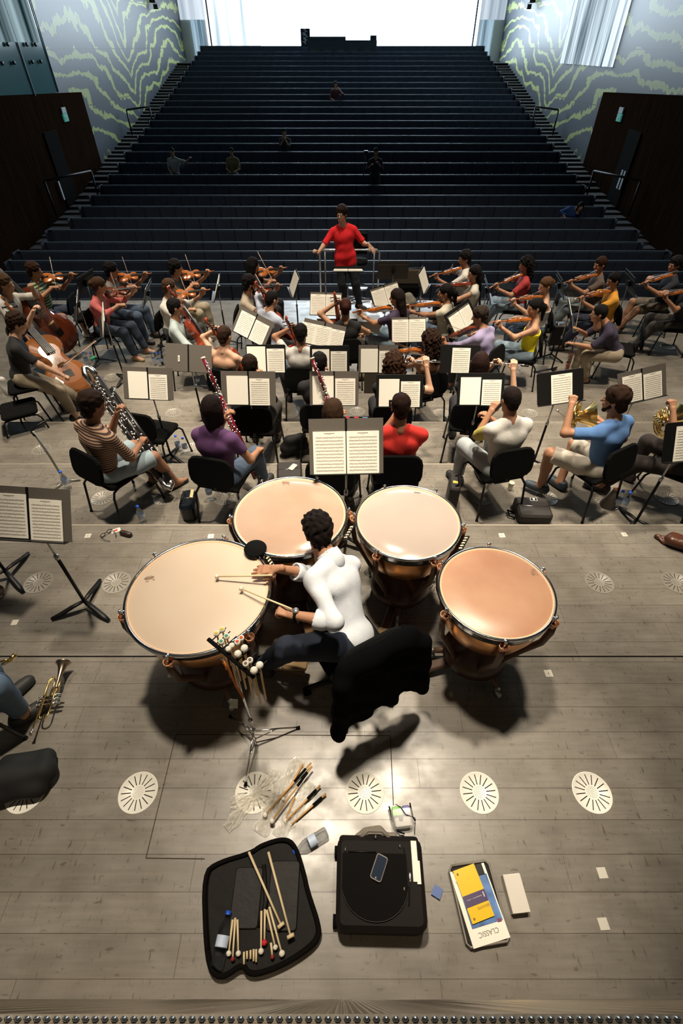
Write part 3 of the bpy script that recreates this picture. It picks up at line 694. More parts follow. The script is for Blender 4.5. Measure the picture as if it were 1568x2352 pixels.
# ------------------------------------------------------------------ music stand; desk centre at height h, player on the -Y side of the desk
def music_stand(label, x, y, z, yaw, h=1.02, tilt=28, w=.50, bright=False, roll=0, grey=False):
    """local: player at -Y looking +Y. tilt measured from vertical"""
    t = thing('music_stand', label, 'music stand', (x, y, z), -radians(yaw))
    b = MB().tube([(0, 0, .07), (0, .0, .62)], .013, 8)
    for k in range(3):
        a = radians(90+120*k); d = V((cos(a), sin(a), 0))
        b.tube([V((0, 0, .085)), d*.10+V((0, 0, .06)), d*.20+V((0, 0, .025)), d*.27+V((0, 0, .018))], [.016, .022, .024, .014], 8, flat=.55)
    b.build('base', BLK, t)
    MB().tube([(0, 0, .55), (0, .0, h-.04)], .0085, 8).tube([(0, 0, .60), (0, 0, .64)], .018, 8).build('pole', STEEL, t)
    D = Matrix.Translation((0, -.01, h)) @ Matrix.Rotation(radians(roll), 4, 'Y') @ Matrix.Rotation(radians(90-tilt), 4, 'X')
    d = MB().box((0, 0, 0), (w, .34, .006), 0, M=D, bev=.02); d.box((0, -.17, .028), (w, .006, .05), 0, M=D); d.box((0, .10, -.006), (w*.99, .012, .01), 0, M=D)
    d.build('desk', FOLD if grey else BLK, t); MB().box((0, 0, -.02), (.05, .09, .035), M=D).build('bracket', BLK, t)
    W = Matrix.Translation((x, y, z)) @ Matrix.Rotation(-radians(yaw), 4, 'Z') @ D
    return t, W
def notes(mb, x0, y0, w, h, z, rows=11, title=True, lines=5, rnd=random):
    """stave lines and note marks on a page whose lower left corner is x0,y0"""
    g = h*.86/rows; top = y0+h*.90
    if title: mb.box((x0+w*.5, y0+h*.955, z), (w*.32, h*.012, .0004), 1); mb.box((x0+w*.5, y0+h*.93, z), (w*.12, h*.006, .0004), 0)
    for r in range(rows):
        y = top-g*(r+.55)
        for l in range(lines): mb.box((x0+w*.5, y+(l-2)*g*.085, z), (w*.86, h*.0012, .0003), 0)
        n = 16; px = x0+w*.08
        for k in range(n):
            px += w*.84/n; q = rnd.uniform(-.28, .28)*g
            if rnd.random() < .8: mb.box((px, y+q, z), (w*.013, g*.11, .0005), 1); mb.box((px+w*.006, y+q+g*.15, z), (w*.003, g*.28, .0004), 1)
def sheet(label, W, pages, name='sheet_music', group=None, cat='sheet music', detail=True, paper=None, th=.003):
    """pages: list of (x0,y0,w,h,printed,rot) in desk coordinates"""
    base = MB(); ink = MB(); rnd = random.Random(len(label)*7+1)
    for i, p in enumerate(pages):
        x0, y0, w_, h_, pr = p[:5]; rot = radians(p[5]) if len(p) > 5 else 0
        c = (x0+w_/2, y0+h_/2); M = Matrix.Translation((c[0], c[1], .006+.0006*i)) @ Matrix.Rotation(rot, 4, 'Z')
        base.box((0, 0, 0), (w_, h_, th), 0, M=M)
        if pr and detail:
            k = MB(); notes(k, -w_/2, -h_/2, w_, h_, th/2+.0004, rows=p[6] if len(p) > 6 else 11, rnd=rnd)
            k2 = [M @ V(q) for q in k.v]; n0 = len(ink.v); ink.v += [tuple(q) for q in k2]; ink.f += [tuple(j+n0 for j in f) for f in k.f]; ink.m += k.m; ink.sm += k.sm
    t = tag(bpy.data.objects.new(name, base.data(name, paper or PAPER)), label, cat, group); COL.objects.link(t); t.matrix_world = W
    if ink.v: link('notation', ink.data('notation', [INK, INKD]), t)
    return t
def folder(label, W, w=.50, h=.34, m=None, y=.0, band=True):
    t = thing('music_folder', label, 'folder'); t.matrix_world = W @ Matrix.Translation((0, y, .0045))
    for s in (-1, 1): MB().box((s*w*.252, 0, 0), (w*.49, h, .0025)).build('cover', m or FOLD, t)
    MB().box((0, 0, .0015), (w*.03, h, .004)).build('spine', BLKM, t)
    return t
# ------------------------------------------------------------------ bowed strings (canonical violin, +Y to scroll, +Z away from the top)
VO = [(0, .0), (.004, .035), (.012, .060), (.03, .083), (.06, .099), (.09, .103), (.12, .099), (.15, .088), (.168, .078), (.172, .074), (.18, .060), (.20, .054), (.22, .0535), (.24, .058), (.252, .068), (.256, .072), (.27, .079), (.295, .083), (.32, .078), (.338, .063), (.348, .042), (.353, .02), (.355, 0)]
def strings_parts(kind):
    K = []; k = .12
    def body():
        out = [(x, y) for y, x in VO]+[(-x, y) for y, x in reversed(VO[1:-1])]; N = len(out); mb = MB(); cy = .17
        rings = [(.55, -.026), (.80, -.023), (.975, -.016), (1.0, -.016), (1.0, .013), (.975, .014), (.85, .0195), (.55, .026)]
        if kind == 'bass': rings = [(r, z*1.15) for r, z in rings]
        vs = []
        for r, z in rings:
            for (x, y) in out: vs.append((x*r, cy+(y-cy)*(1-(1-r)*.75), z))
        fs = []
        for i in range(len(rings)-1):
            for j in range(N): q = (j+1) % N; fs.append((i*N+j, i*N+q, (i+1)*N+q, (i+1)*N+j))
        fs.append(tuple(reversed(range(N)))); fs.append(tuple(range((len(rings)-1)*N, len(rings)*N)))
        mb.add(vs, fs, 0, False); return mb
    K.append(('body', body(), 0))
    fh = MB()
    for s in (-1, 1):
        fh.tube([(s*.028, .205, .0262), (s*.034, .198, .0262), (s*.036, .175, .026), (s*.046, .155, .025), (s*.045, .147, .025)], .0022, 5)
    K.append(('sound_hole', fh, 1))
    nl = {'violin': .135, 'cello': .132, 'bass': .15}[kind]
    nk = MB().tube([(0, .34, .006), (0, .36, .006), (0, .355+nl, .016)], [.016, .011, .0095], 8)
    e = .355+nl; nk.tube([(0, e, .016), (0, e+.05, .010), (0, e+.085, .002), (0, e+.10, .006), (0, e+.098, .016), (0, e+.086, .017), (0, e+.083, .010)], [.011, .010, .008, .008, .0075, .007, .005], 8)
    K.append(('neck', nk, 0))
    K.append(('fingerboard', MB().add([(-.021, .235, .040), (.021, .235, .040), (.012, e, .027), (-.012, e, .027), (-.019, .235, .034), (.019, .235, .034), (.011, e, .022), (-.011, e, .022)], [(0, 1, 2, 3), (7, 6, 5, 4), (0, 4, 5, 1), (1, 5, 6, 2), (2, 6, 7, 3), (3, 7, 4, 0)]), 1))
    K.append(('bridge', MB().prism([(-.021, 0), (.021, 0), (.016, .020), (0, .026), (-.016, .020)], -.0018, .0018, M=Matrix.Translation((0, .165, .022)) @ Matrix.Rotation(radians(90), 4, 'X')), 2))
    K.append(('tailpiece', MB().add([(-.010, .012, .02), (.010, .012, .02), (.021, .125, .035), (-.021, .125, .035), (-.010, .012, .015), (.010, .012, .015), (.021, .125, .030), (-.021, .125, .030)], [(0, 1, 2, 3), (7, 6, 5, 4), (0, 4, 5, 1), (1, 5, 6, 2), (2, 6, 7, 3), (3, 7, 4, 0)]), 1))
    sg = MB()
    for q in (-1.5, -.5, .5, 1.5): sg.tube([(q*.008, .12, .038), (q*.0085, .166, .050), (q*.005, e, .030)], .0007, 4)
    K.append(('strings', sg, 3))
    pg = MB()
    for i, yy in enumerate((.02, .035, .05, .065)):
        s = 1 if i % 2 else -1; pg.tube([(-s*.012, e+yy, .009), (s*.026, e+yy, .009)], .0032, 6); pg.ball((s*.030, e+yy, .009), (.003, .006, .0075), n=8)
    K.append(('tuning_pegs', pg, 1))
    if kind == 'violin': K.append(('chinrest', MB().ball((-.045, .028, .026), (.035, .028, .009), n=12), 1))
    if kind in ('cello', 'bass'): K.append(('endpin', MB().tube([(0, .01, 0), (0, -.12 if kind == 'cello' else -.06, 0)], .0022, 6), 3))
    return K
SK = {}
def string_inst(kind, label, M, scale, varn, name=None, group=None):
    key = (kind, varn.name)
    if key not in SK: SK[key] = [(n, mb.data(n, [varn, EBON, MAPLE, STEEL][m])) for n, mb, m in strings_parts(kind)]
    t = thing(name or kind, label, {'violin': 'violin', 'cello': 'cello', 'bass': 'double bass'}[kind] if not name else name, group=group)
    t.matrix_world = M @ Matrix.Scale(scale, 4)
    for n, me in SK[key]: link(n, me, t)
    return t
BOWK = {}
def bow(label, a, d, up=(0, 0, 1), L=.73, heavy=1):
    """frog at a, stick along d, hair side away from up"""
    t = thing('bow', label, 'bow'); t.matrix_world = frame(a, d, up)
    if L not in BOWK:
        st = MB().tube([(0, -.03, .012), (0, .0, .012), (0, L*.5, .004), (0, L*.97, .012), (0, L, .002)], [.004*heavy, .0042*heavy, .0036*heavy, .003*heavy, .0028*heavy], 6)
        BOWK[L] = [('stick', st.data('stick', varnish('bow_stick', (.30, .11, .04)))), ('bow_hair', MB().box((0, L/2, -.008), (.008, L, .0015)).data('bow_hair', mat('bow_hair_white', (.8, .77, .66), .5))), ('frog', MB().box((0, .02, -.001), (.012, .05, .018)).data('frog', EBON))]
    for n, me in BOWK[L]: link(n, me, t)
    return t
# ------------------------------------------------------------------ winds: canonical along +Y from mouth/bell end
def keys(mb, pts_fn, L, n, r, mi, side=(0, 0, 1), seed=1):
    rd = random.Random(seed)
    for i in range(n):
        y = L*(.08+.84*i/n); a = rd.uniform(-1.1, 1.1); R_ = pts_fn(y)+.006
        mb.ball((R_*sin(a), y, R_*cos(a)), (.0075*r, .0075*r, .003*r), mi, 8)
        if i % 2 == 0: mb.tube([((R_+.002)*sin(a+.6), y, (R_+.002)*cos(a+.6)), ((R_+.002)*sin(a+.6), y+L/n*1.7, (R_+.002)*cos(a+.6))], .0022*r, 5, mi)
def winds(kind, label, a, b, up=(0, 0, 1)):
    a, b = V(a), V(b); L = (b-a).length; t = thing(kind, label, kind.replace('_', ' ')); t.matrix_world = frame(a, b-a, up)
    if kind == 'bassoon':
        MB().tube([(0, 0, 0), (0, L*.28, 0)], [.019, .021], 14).tube([(0, L*.30, 0), (0, L*.80, 0)], [.022, .027], 14).tube([(.035, L*.34, 0), (.03, L*.78, 0)], [.014, .018], 12).tube([(.014, L*.80, 0), (.014, L, 0)], [.036, .034], 14, flat=.7).build('body', RED, t)
        MB().lathe([(.012, 0), (.026, 0), (.028, .012), (.021, .02), (.019, .022)], 16, M=Matrix.Rotation(radians(-90), 4, 'X') @ Matrix.Translation((0, 0, -.004))).build('ivory_ring', mat('ivory', (.85, .78, .6), .4), t)
        m = MB()
        for q in (.28, .30, .80, .99): m.tube([(0, L*q-.01, 0), (0, L*q+.008, 0)], .0275 if q < .5 else .036, 14, 0)
        keys(m, lambda y: .024, L*.7, 26, 1.5, 0, seed=3); k2 = MB(); keys(k2, lambda y: .024, L*.55, 22, 1.4, 0, seed=8); m.add([(v[0]+.025, v[1]+L*.38, v[2]) for v in k2.v], k2.f, 0, True)
        m.tube([(.03, L*.34, 0), (.06, L*.28, .05), (.03, L*.31, .14), (.0, L*.36, .22)], .004, 6); m.build('keywork', SILV, t)
    elif kind == 'contrabassoon':
        MB().tube([(0, .06, 0), (0, L, 0)], [.036, .042], 14).tube([(.075, .12, 0), (.07, L*.98, 0)], .030, 12).tube([(-.055, .25, 0), (-.05, L*.9, 0)], .022, 12).build('body', EBON, t)
        m = MB(); m.tube([(0, .08, 0), (0, .0, 0), (.02, -.05, 0), (.055, -.055, 0), (.08, -.0, 0), (.078, .14, 0)], [.037, .037, .034, .032, .032, .031], 14)
        keys(m, lambda y: .040, L, 34, 2.0, 0, seed=5); k2 = MB(); keys(k2, lambda y: .034, L*.9, 26, 1.8, 0, seed=9); m.add([(v[0]+.07, v[1]+.08, v[2]) for v in k2.v], k2.f, 0, True)
        m.tube([(.0, L*.97, 0), (.0, L*1.03, 0), (.04, L*1.05, 0), (.07, L*1.02, 0), (.07, L*.95, 0)], .033, 12); m.tube([(-.06, .25, .03), (-.09, .30, .10), (-.04, .36, .22), (0, .42, .30)], .0045, 6); m.build('keywork', SILV, t)
    elif kind == 'flute':
        MB().tube([(0, 0, 0), (0, L, 0)], .0105, 12).tube([(0, .0, 0), (0, .012, 0)], .0125, 12).tube([(0, .2, 0), (0, .23, 0)], .0125, 12).build('body', SILV, t)
        m = MB(); keys(m, lambda y: .010, L*.7, 20, 1.2, 0, seed=2); MB().add([(v[0], v[1]+L*.3, v[2]) for v in m.v], m.f, 0, True).build('keywork', SILV, t); MB().ball((0, .1, .009), (.007, .011, .005)).build('lip_plate', SILV, t)
    elif kind == 'clarinet':
        MB().tube([(0, 0, 0), (0, .07, 0), (0, .09, 0), (0, L*.85, 0), (0, L*.93, 0), (0, L, 0)], [.006, .011, .014, .014, .018, .030], 14).build('body', EBON, t)
        m = MB(); keys(m, lambda y: .013, L*.85, 22, 1.1, 0, seed=4); m.build('keywork', SILV, t)
    return t
def lathe_curve(mb, prof, M, mi=0): mb.lathe(prof, 28, mi, M=M)
def horn(label, M):
    t = thing('french_horn', label, 'french horn'); t.matrix_world = M
    b = MB(); b.lathe([(.150, 0), (.146, .004), (.115, .03), (.080, .075), (.052, .13), (.034, .19)], 32, M=Matrix.Rotation(radians(20), 4, 'Y')); b.build('bell', GOLD, t)
    m = MB()
    for (r, z, rr) in ((.155, .15, .014), (.125, .17, .011), (.095, .16, .010), (.14, .19, .008)):
        m.tube([(r*cos(a*pi/12)+.07, r*sin(a*pi/12), z+.015*sin(a*pi/6)) for a in range(25)], rr, 8)
    for x in (-.02, .02, .06, .10): m.tube([(x, .03, .13), (x, .03, .23)], .017, 10); m.tube([(x, -.06, .2), (x, .03, .2), (x+.015, .08, .2), (x+.015, -.02, .2)], .006, 6)
    m.build('tubing', GOLD, t)
    l = MB().tube([(.22, .03, .17), (.30, .08, .22), (.36, .16, .28)], [.006, .005, .005], 6).tube([(.36, .16, .28), (.375, .18, .295)], .011, 8); l.build('leadpipe', SILV, t)
    return t
def trumpet(label, M):
    t = thing('trumpet', label, 'trumpet'); t.matrix_world = M     # lies flat, bell towards +Y
    MB().lathe([(.060, 0), (.061, -.003), (.050, -.012), (.032, -.045), (.020, -.10), (.0125, -.16), (.0095, -.22)], 28, M=Matrix.Translation((.0, .25, .062)) @ Matrix.Rotation(radians(-90), 4, 'X')).build('bell', mat('worn_brass', (.42, .33, .25), .3, metal=1), t)
    m = MB(); m.tube([(0, .04, .062), (0, -.19, .062), (-.012, -.215, .062), (-.035, -.225, .062), (-.058, -.215, .062), (-.068, -.19, .062), (-.068, .08, .062), (-.055, .11, .062), (-.035, .115, .062), (-.025, .10, .062), (-.022, -.04, .062)], .0065, 8)
    m.tube([(-.09, -.28, .05), (-.080, .10, .05), (-.062, .13, .05), (.0, .13, .05), (.012, .10, .05), (.008, -.05, .05)], .0058, 8); m.build('tubing', GOLD, t)
    for i in range(3):
        y = -.03-.034*i; v = MB().tube([(-.09, y, .05), (.055, y, .05)], .0085, 10).tube([(-.03, y, .05), (.03, y, .05)], .0125, 10).tube([(-.115, y, .05), (-.09, y, .05)], .004, 6).tube([(-.118, y, .05), (-.114, y, .05)], .010, 10); v.build('valve', SILV, t)
    MB().tube([(-.092, -.33, .05), (-.09, -.28, .05)], [.013, .006], 10).build('mouthpiece', SILV, t)
    return t
# ------------------------------------------------------------------ bottle of water
def bottle(label, x, y, z, s=1.0, lay=None, lab=None, group=None):
    t = thing('water_bottle', label, 'bottle', group=group)
    M = Matrix.Translation((x, y, z)) @ Matrix.Scale(s, 4) if lay is None else Matrix.Translation((x, y, z+.032*s)) @ Matrix.Rotation(-radians(lay), 4, 'Z') @ Matrix.Rotation(radians(-90), 4, 'X') @ Matrix.Scale(s, 4)
    t.matrix_world = M
    MB().lathe([(.0, .002), (.026, .0), (.031, .008), (.031, .05), (.029, .055), (.031, .06), (.031, .105), (.029, .11), (.031, .115), (.028, .145), (.014, .178), (.012, .19), (.012, .2)], 20).build('plastic_body', CLEAR, t)
    MB().lathe([(.0315, .07), (.0315, .115)], 20).build('paper_label', lab or mat('label_pale_blue', (.55, .66, .85), .5), t)
    MB().lathe([(.0, .212), (.0145, .212), (.0145, .196)], 16).build('cap', CAPB, t)
    return t
# ------------------------------------------------------------------ timpani
COPPER = mat('copper_bowl', (.80, .38, .15), .3, metal=1, var=.3, vscale=5); ARM = mat('brown_enamel', (.10, .055, .035), .45); COPS = mat('copper_scoop', (.62, .30, .16), .35, metal=.9)
def head_mat(name, c1, c2, sc, rough=.32):
    m, b, nn, L = nodes_of(name, c1, rough); tc = nn('TexCoord'); t = nn('TexNoise'); t.inputs['Scale'].default_value = sc; t.inputs['Detail'].default_value = 5
    L.new(tc.outputs['Object'], t.inputs[0]); r = nn('ValToRGB'); r.color_ramp.elements[0].position = .35; r.color_ramp.elements[1].position = .65
    r.color_ramp.elements[0].color = (*c1, 1); r.color_ramp.elements[1].color = (*c2, 1); L.new(t.outputs['Fac'], r.inputs[0]); L.new(r.outputs[0], b.inputs['Base Color']); return m
def timpano(label, x, y, z, D, H, hm, rot=0, pedal=0, logo=None, lug=6, smear=None, gauge=None):
    t = thing('timpano', label, 'timpano', (x, y, z)); R = D/2
    MB().lathe([(R*.93, H-.03), (R*.935, H-.09), (R*.90, H-.18), (R*.78, H-.30), (R*.58, H-.40), (R*.3, H-.455), (.03, H-.47)], 56).build('bowl', COPPER, t)
    MB().lathe([(0, H+.001), (R*.5, H+.001), (R*.93, H), (R*.95, H-.004), (R*.955, H-.02)], 72).build('drum_head', hm, t)
    MB().lathe([(R*.935, H-.002), (R*.945, H+.006), (R*.958, H+.004), (R*.962, H-.004)], 72).build('flesh_ring', mat('flesh_ring', (.75, .52, .34), .5), t)
    MB().lathe([(R*.965, H-.03), (R*.965, H+.006), (R*.975, H+.012), (R*1.0, H+.010), (R*1.01, H-.002), (R*.99, H-.012), (R*.985, H-.045), (R*.965, H-.05)], 72).build('counter_hoop', CHR, t)
    MB().lathe([(R*.95, H-.05), (R*.96, H-.06), (R*.955, H-.075), (R*.93, H-.08)], 64).build('bowl_rim', BLK, t)
    for k in range(lug):
        a = radians(rot+360*k/lug); c = V((cos(a), sin(a), 0)); n_ = V((-sin(a), cos(a), 0))
        l = MB().tube([c*(R*1.035)+V((0, 0, H-.06)), c*(R*1.035)+V((0, 0, H+.014))], .006, 8).ball(c*(R*1.035)+V((0, 0, H+.018)), (.010, .010, .010)).tube([c*(R*.98)+V((0, 0, H+.006)), c*(R*1.05)+V((0, 0, H+.006))], .009, 8)
        l.tube([c*(R*1.035)+n_*.014+V((0, 0, H+.022)), c*(R*1.035)-n_*.014+V((0, 0, H+.022))], .0045, 6); l.build('tuning_lug', CHR, t)
        am = MB(); P = [c*(R*1.045)+V((0, 0, H-.045)), c*(R*1.05)+V((0, 0, H-.12)), c*(R*1.0)+V((0, 0, H-.26)), c*(R*.80)+V((0, 0, H-.42)), c*(R*.56)+V((0, 0, .24)), c*(R*.50)+V((0, 0, .14))]
        am.tube(P, [.022, .026, .024, .022, .022, .024], 10, flat=.75); ar = am.build('strut', ARM, t)
        sc = MB().lathe([(.010, -.012), (.016, .0), (.026, .022), (.030, .024), (.020, -.03), (.006, -.05)], 10, M=Matrix.Translation(c*(R*1.035)+V((0, 0, H-.05)))); sc.build('strut_cup', COPS, ar)
    b = MB().lathe([(R*.22, .32), (R*.45, .26), (R*.60, .19), (R*.64, .13), (R*.60, .10), (R*.2, .09)], 40); b.build('base', mat('base_enamel', (.05, .018, .010), .35), t)
    for k in range(3):
        a = radians(rot+30+120*k); c = V((cos(a), sin(a), 0)); f = MB().tube([c*(R*.45)+V((0, 0, .13)), c*(R*.80)+V((0, 0, .105))], [.026, .020], 10); fo = f.build('foot', ARM, t)
        cs = MB().tube([c*(R*.82)+V((0, 0, .12)), c*(R*.82)+V((0, 0, .055))], .012, 8); n_ = V((-sin(a), cos(a), 0)); cs.tube([c*(R*.84)+n_*.014+V((0, 0, .034)), c*(R*.84)-n_*.014+V((0, 0, .034))], .034, 16); cs.build('caster', STEEL, fo)
    a = radians(pedal); c = V((cos(a), sin(a), 0)); M = Matrix.Rotation(a, 4, 'Z')
    p = MB().box((R*.5+.20, 0, .07), (.42, .07, .05), M=M, bev=.02); po = p.build('pedal_arm', ARM, t)
    MB().box((0, 0, 0), (.19, .085, .016), M=M @ Matrix.Translation((R*.5+.34, 0, .135)) @ Matrix.Rotation(radians(-14), 4, 'Y'), bev=.015).build('pedal_plate', mat('pedal_brass', (.30, .20, .10), .5, metal=.6), po)
    if logo:
        la, lr, ls = logo; a = radians(la); M = Matrix.Translation((cos(a)*R*lr, sin(a)*R*lr, H+.0022)) @ Matrix.Rotation(radians(ls), 4, 'Z'); g = MB()
        if ls is not None:
            for i in range(12):
                q = i*pi/6; g.add([M @ V((.028*cos(q)*1.2, .018*sin(q), 0)), M @ V((.028*cos(q+.26)*1.2*.72, .018*sin(q+.26)*.72, 0)), M @ V((.028*cos(q-.26)*1.2*.72, .018*sin(q-.26)*.72, 0))], [(0, 1, 2)])
            g.box((0, 0, 0), (.045, .012, .0004), M=M); g.box((.028, -.022, 0), (.012, .006, .0004), M=M); g.box((-.012, -.026, 0), (.018, .004, .0004), M=M)
            g.build('brand_print', mat('print_brown', (.25, .15, .10), .8), t)
    if gauge is not None:
        a = radians(gauge); M = Matrix.Rotation(a, 4, 'Z') @ Matrix.Translation((R*1.10, 0, H-.02)) @ Matrix.Rotation(radians(-35), 4, 'Y')
        g = MB().box((0, 0, 0), (.035, .17, .012), M=M, bev=.006)
        for i in range(5): g.box((.004, -.055+.027*i, .009), (.022, .012, .008), 1, M=M)
        g.build('tuning_gauge', [BLK, mat('gauge_cream', (.75, .7, .5), .5)], t)
    return t
# ------------------------------------------------------------------ mallets and sticks
def mallet(label, a, b, hr=.02, hc=None, stick=MAPLE, r=.0055, hk='ball', name='timpani_mallet', group=None, grip=False, core=None):
    """tip (striking end) at a, butt at b"""
    a, b = V(a), V(b); L = (b-a).length; t = thing(name, label, 'mallet', group=group); t.matrix_world = frame(a, b-a, (0, 0, 1) if abs((b-a).normalized().z) < .9 else (0, 1, 0))
    MB().tube([(0, 0, 0), (0, L*.5, 0), (0, L, 0)], [r*.85, r, r*1.1], 8).build('stick', stick, t)
    h = MB()
    if hk == 'ball': h.ball((0, 0, 0), (hr, hr*.95, hr), n=14)
    elif hk == 'disc': h.tube([(0, -hr*.55, 0), (0, hr*.55, 0)], hr, 18)
    elif hk == 'bar': h.tube([(-hr*1.6, 0, 0), (hr*1.6, 0, 0)], hr*.8, 12)
    elif hk == 'cone': h.tube([(0, -hr*.6, 0), (0, -hr*.2, 0), (0, hr*.7, 0)], [hr*.9, hr, hr*.45], 14)
    h.build('mallet_head', hc or FELT, t)
    if core: MB().tube([(0, -hr*.75, 0), (0, -hr*.5, 0)], hr*.55, 12).build('felt_core', core, t)
    if grip: MB().tube([(0, L*.62, 0), (0, L*.88, 0)], r*1.5, 8).build('grip_tape', BLKM, t)
    return t
# ------------------------------------------------------------------ orchestra
HU = SPINE+.03+HEADUP-.02
def up_of(lean, side=0):
    a, b = radians(lean), radians(side); return V((sin(b), cos(b)*sin(a), cos(b)*cos(a)))
def put(label, px, yaw, lev, lean=8, play=None, side=0, hz=.49, desc='', chair_=True, grp=None, dx=0, sc=.45, **kw):
    u = up_of(lean, side); z = lev+hz+u.z*HU; H = at(px[0], px[1], z); y = radians(yaw)
    rt = V((cos(y), -sin(y), 0)); fw = V((sin(y), cos(y), 0)); hip = H-rt*(u.x*HU)-fw*(u.y*HU+.01); root = V((hip.x, hip.y, lev))
    h0 = V((0, 0, hz)); T = dict(lean=lean, side=side, hz=hz); ins = None
    if play in ('violin', 'viola'):
        s = 1.0 if play == 'violin' else 1.15
        O = h0+u*(SPINE+.015)+V((-.075, .075, 0)); v = V(kw.pop('vdir', (-.52, .85, .0))).normalized(); n = V((.45, .18, .9)); xd = v.cross(n).normalized()
        Cc = O+v*.19*s+n.normalized()*.045; t = kw.pop('bowpos', .30); frog = Cc+xd*t
        T.update(hl=O+v*.41*s+V((-.015, -.01, -.055)), hr=frog+V((.0, -.055, .035)), ht=('hold', 'grip'), head=(-28, -8), pl=(-.5, .1, -1), pr=(.9, -.2, -.35),
                 hdl=((-.1, .6, .9), (.9, .3, 0)), hdr=((-.5, .75, -.1), (.1, .1, 1)))
    elif play == 'cello':
        s = 2.08; O = h0+V((.02, .46, -.17)); v = V((-.15, -.40, .90)).normalized()
        Cc = O+v*.165*s+V((0, .10, .04)); frog = Cc+V((.36, .0, -.04)); xd = V((1, 0, -.1)).normalized()
        T.update(hl=O+v*.98+V((-.02, .075, .02)), hr=frog+V((.03, -.03, .03)), ht=('hold', 'grip'), pl=(-.9, .1, -.5), pr=(.9, -.2, -.3), head=(5, -12), fl=(-.30, .40), fr=(.30, .40), kneel=(-.8, 1, 1), kneer=(.8, 1, 1), hdl=((.8, -.1, .3), (0, 1, 0)), hdr=((-.5, .5, -.4), (.2, .5, 1)))
    elif play == 'flute':
        m = h0+u*(HU-.045)+V((0, .10, 0)); a = m+V((-.10, .0, .0)); b = m+V((.54, .10, -.04))
        T.update(hl=m+V((.16, .075, -.03)), hr=m+V((.38, .02, -.075)), ht=('hold', 'hold'), pl=(-.3, .4, -1), pr=(.7, -.2, -.9), head=(0, -5), hdl=((.5, -.4, .5), (0, 1, 0)), hdr=((-.1, .35, .9), (0, -1, .2)))
    elif play == 'clarinet':
        m = h0+u*(HU-.06)+V((0, .10, 0)); a = m; b = m+V((.02, .36, -.52)).normalized()*.64
        T.update(hl=m+V((-.035, .15, -.22)), hr=m+V((.045, .24, -.36)), ht=('hold', 'hold'), pl=(-.6, -.3, -.9), pr=(.6, -.3, -.9), head=(0, -12))
    elif play == 'rest': T.update(hl=(-.15, .36, hz+.10), hr=(.15, .36, hz+.10), ht=('relax', 'relax'))
    T.update(kw); d = desc or label
    P = person(label, root, yaw, seed=len(label) % 9, group=grp, **T)
    M = P['M']; R3 = M.to_3x3()
    W = lambda p: M @ V(p)
    if play in ('violin', 'viola'):
        vn = kw.get('_v', VARN); string_inst('violin', '%s %s held by the %s' % ({VARD: 'dark brown', VARR: 'reddish brown'}.get(VIOL_V.get(desc), 'amber brown'), play, d), M @ frame(O-v*.02+V((0, 0, .012)), v, n), s, VIOL_V.get(desc, VARN), name=play)
        bow('thin wooden bow of the %s' % d, W(frog), R3 @ (-xd), R3 @ n)
    elif play == 'cello':
        string_inst('cello', 'brown cello between the knees of the %s' % d, M @ frame(O, v, (0, 1, .4)), s, VIOL_V.get(desc, VARR)); bow('cello bow drawn by the %s' % d, W(frog), R3 @ (-xd), R3 @ V((0, 1, .3)))
    elif play == 'flute': winds('flute', 'silver flute played by the %s' % d, W(a), W(b), (0, 0, 1))
    elif play == 'clarinet': winds('clarinet', 'black clarinet played by the %s' % d, W(a), W(b), R3 @ V((0, .7, .7)))
    if chair_:
        c = root+fw*.075; chair('black padded orchestra chair under the %s' % d, c.x, c.y, lev, yaw)
    return P
VIOL_V = {'man in the beige polo shirt': VARD, 'woman in the pink sweater': VARD, 'woman in the white lace top': VARR, 'boy in the navy shirt': VARD, 'man in the lavender shirt': VARD}
JEAN = (.075, .11, .17); JEANL = (.22, .30, .37); DK = (.015, .015, .02); KH = (.33, .27, .19); BR = (.035, .016, .008); BL = (.010, .008, .008); LB = (.08, .045, .022)
L3, L2, L1 = -.6, -.4, -.2
tee_g = stripes('stripe_green', (.34, .46, .20), (.015, .025, .035), 22, .58); tee_b = stripes('stripe_brown', (.42, .26, .17), (.045, .022, .018), 42, .52)
floral = mat('floral_print', (.10, .08, .05), .8, var=.9, vscale=60)
# ---- left of the conductor
put('person in green and black striped tee playing violin, far left', (74, 618), 100, L3, 4, 'violin', desc='player in the green striped tee', top=(tee_g, .75), bottom=((.04, .055, .09), .85), hair='thick', hairc=BR, skin='b', shoe=('shoe', (.75, .75, .72)), fl=(-.18, .50), fr=(.14, .36))
put('person in white shirt behind a dark double bass at the left edge', (8, 648), 95, L3, 10, 'rest', desc='person in the white shirt', hz=.72, top=((.62, .60, .55), .9), bottom=(DK, 1.9), hair='thick', hairc=LB, skin='a', hr=(.42, .50, .72), hl=(-.25, .35, 1.28), ht=('hold', 'grip'), chair_=False)
put('person in pink sweater with hair in a bun playing violin', (224, 652), 95, L3, 12, 'violin', desc='woman in the pink sweater', top=((.62, .15, .14), 1.5), bottom=((.035, .05, .08), 1.95), hair='bun', hairc=(.075, .038, .02), skin='a', shw=.165, shoe=('flat', (.33, .26, .14)), fl=(-.12, .58), fr=(.16, .50), bowpos=.36)
put('person in grey tee playing violin behind the pink sweater', (252, 618), 96, L3, 6, 'violin', desc='player in the grey tee', top=((.22, .20, .18), .6), bottom=(JEAN, 1.95), hair='thick', hairc=BL, skin='b', fl=(-.12, .50), fr=(.16, .45))
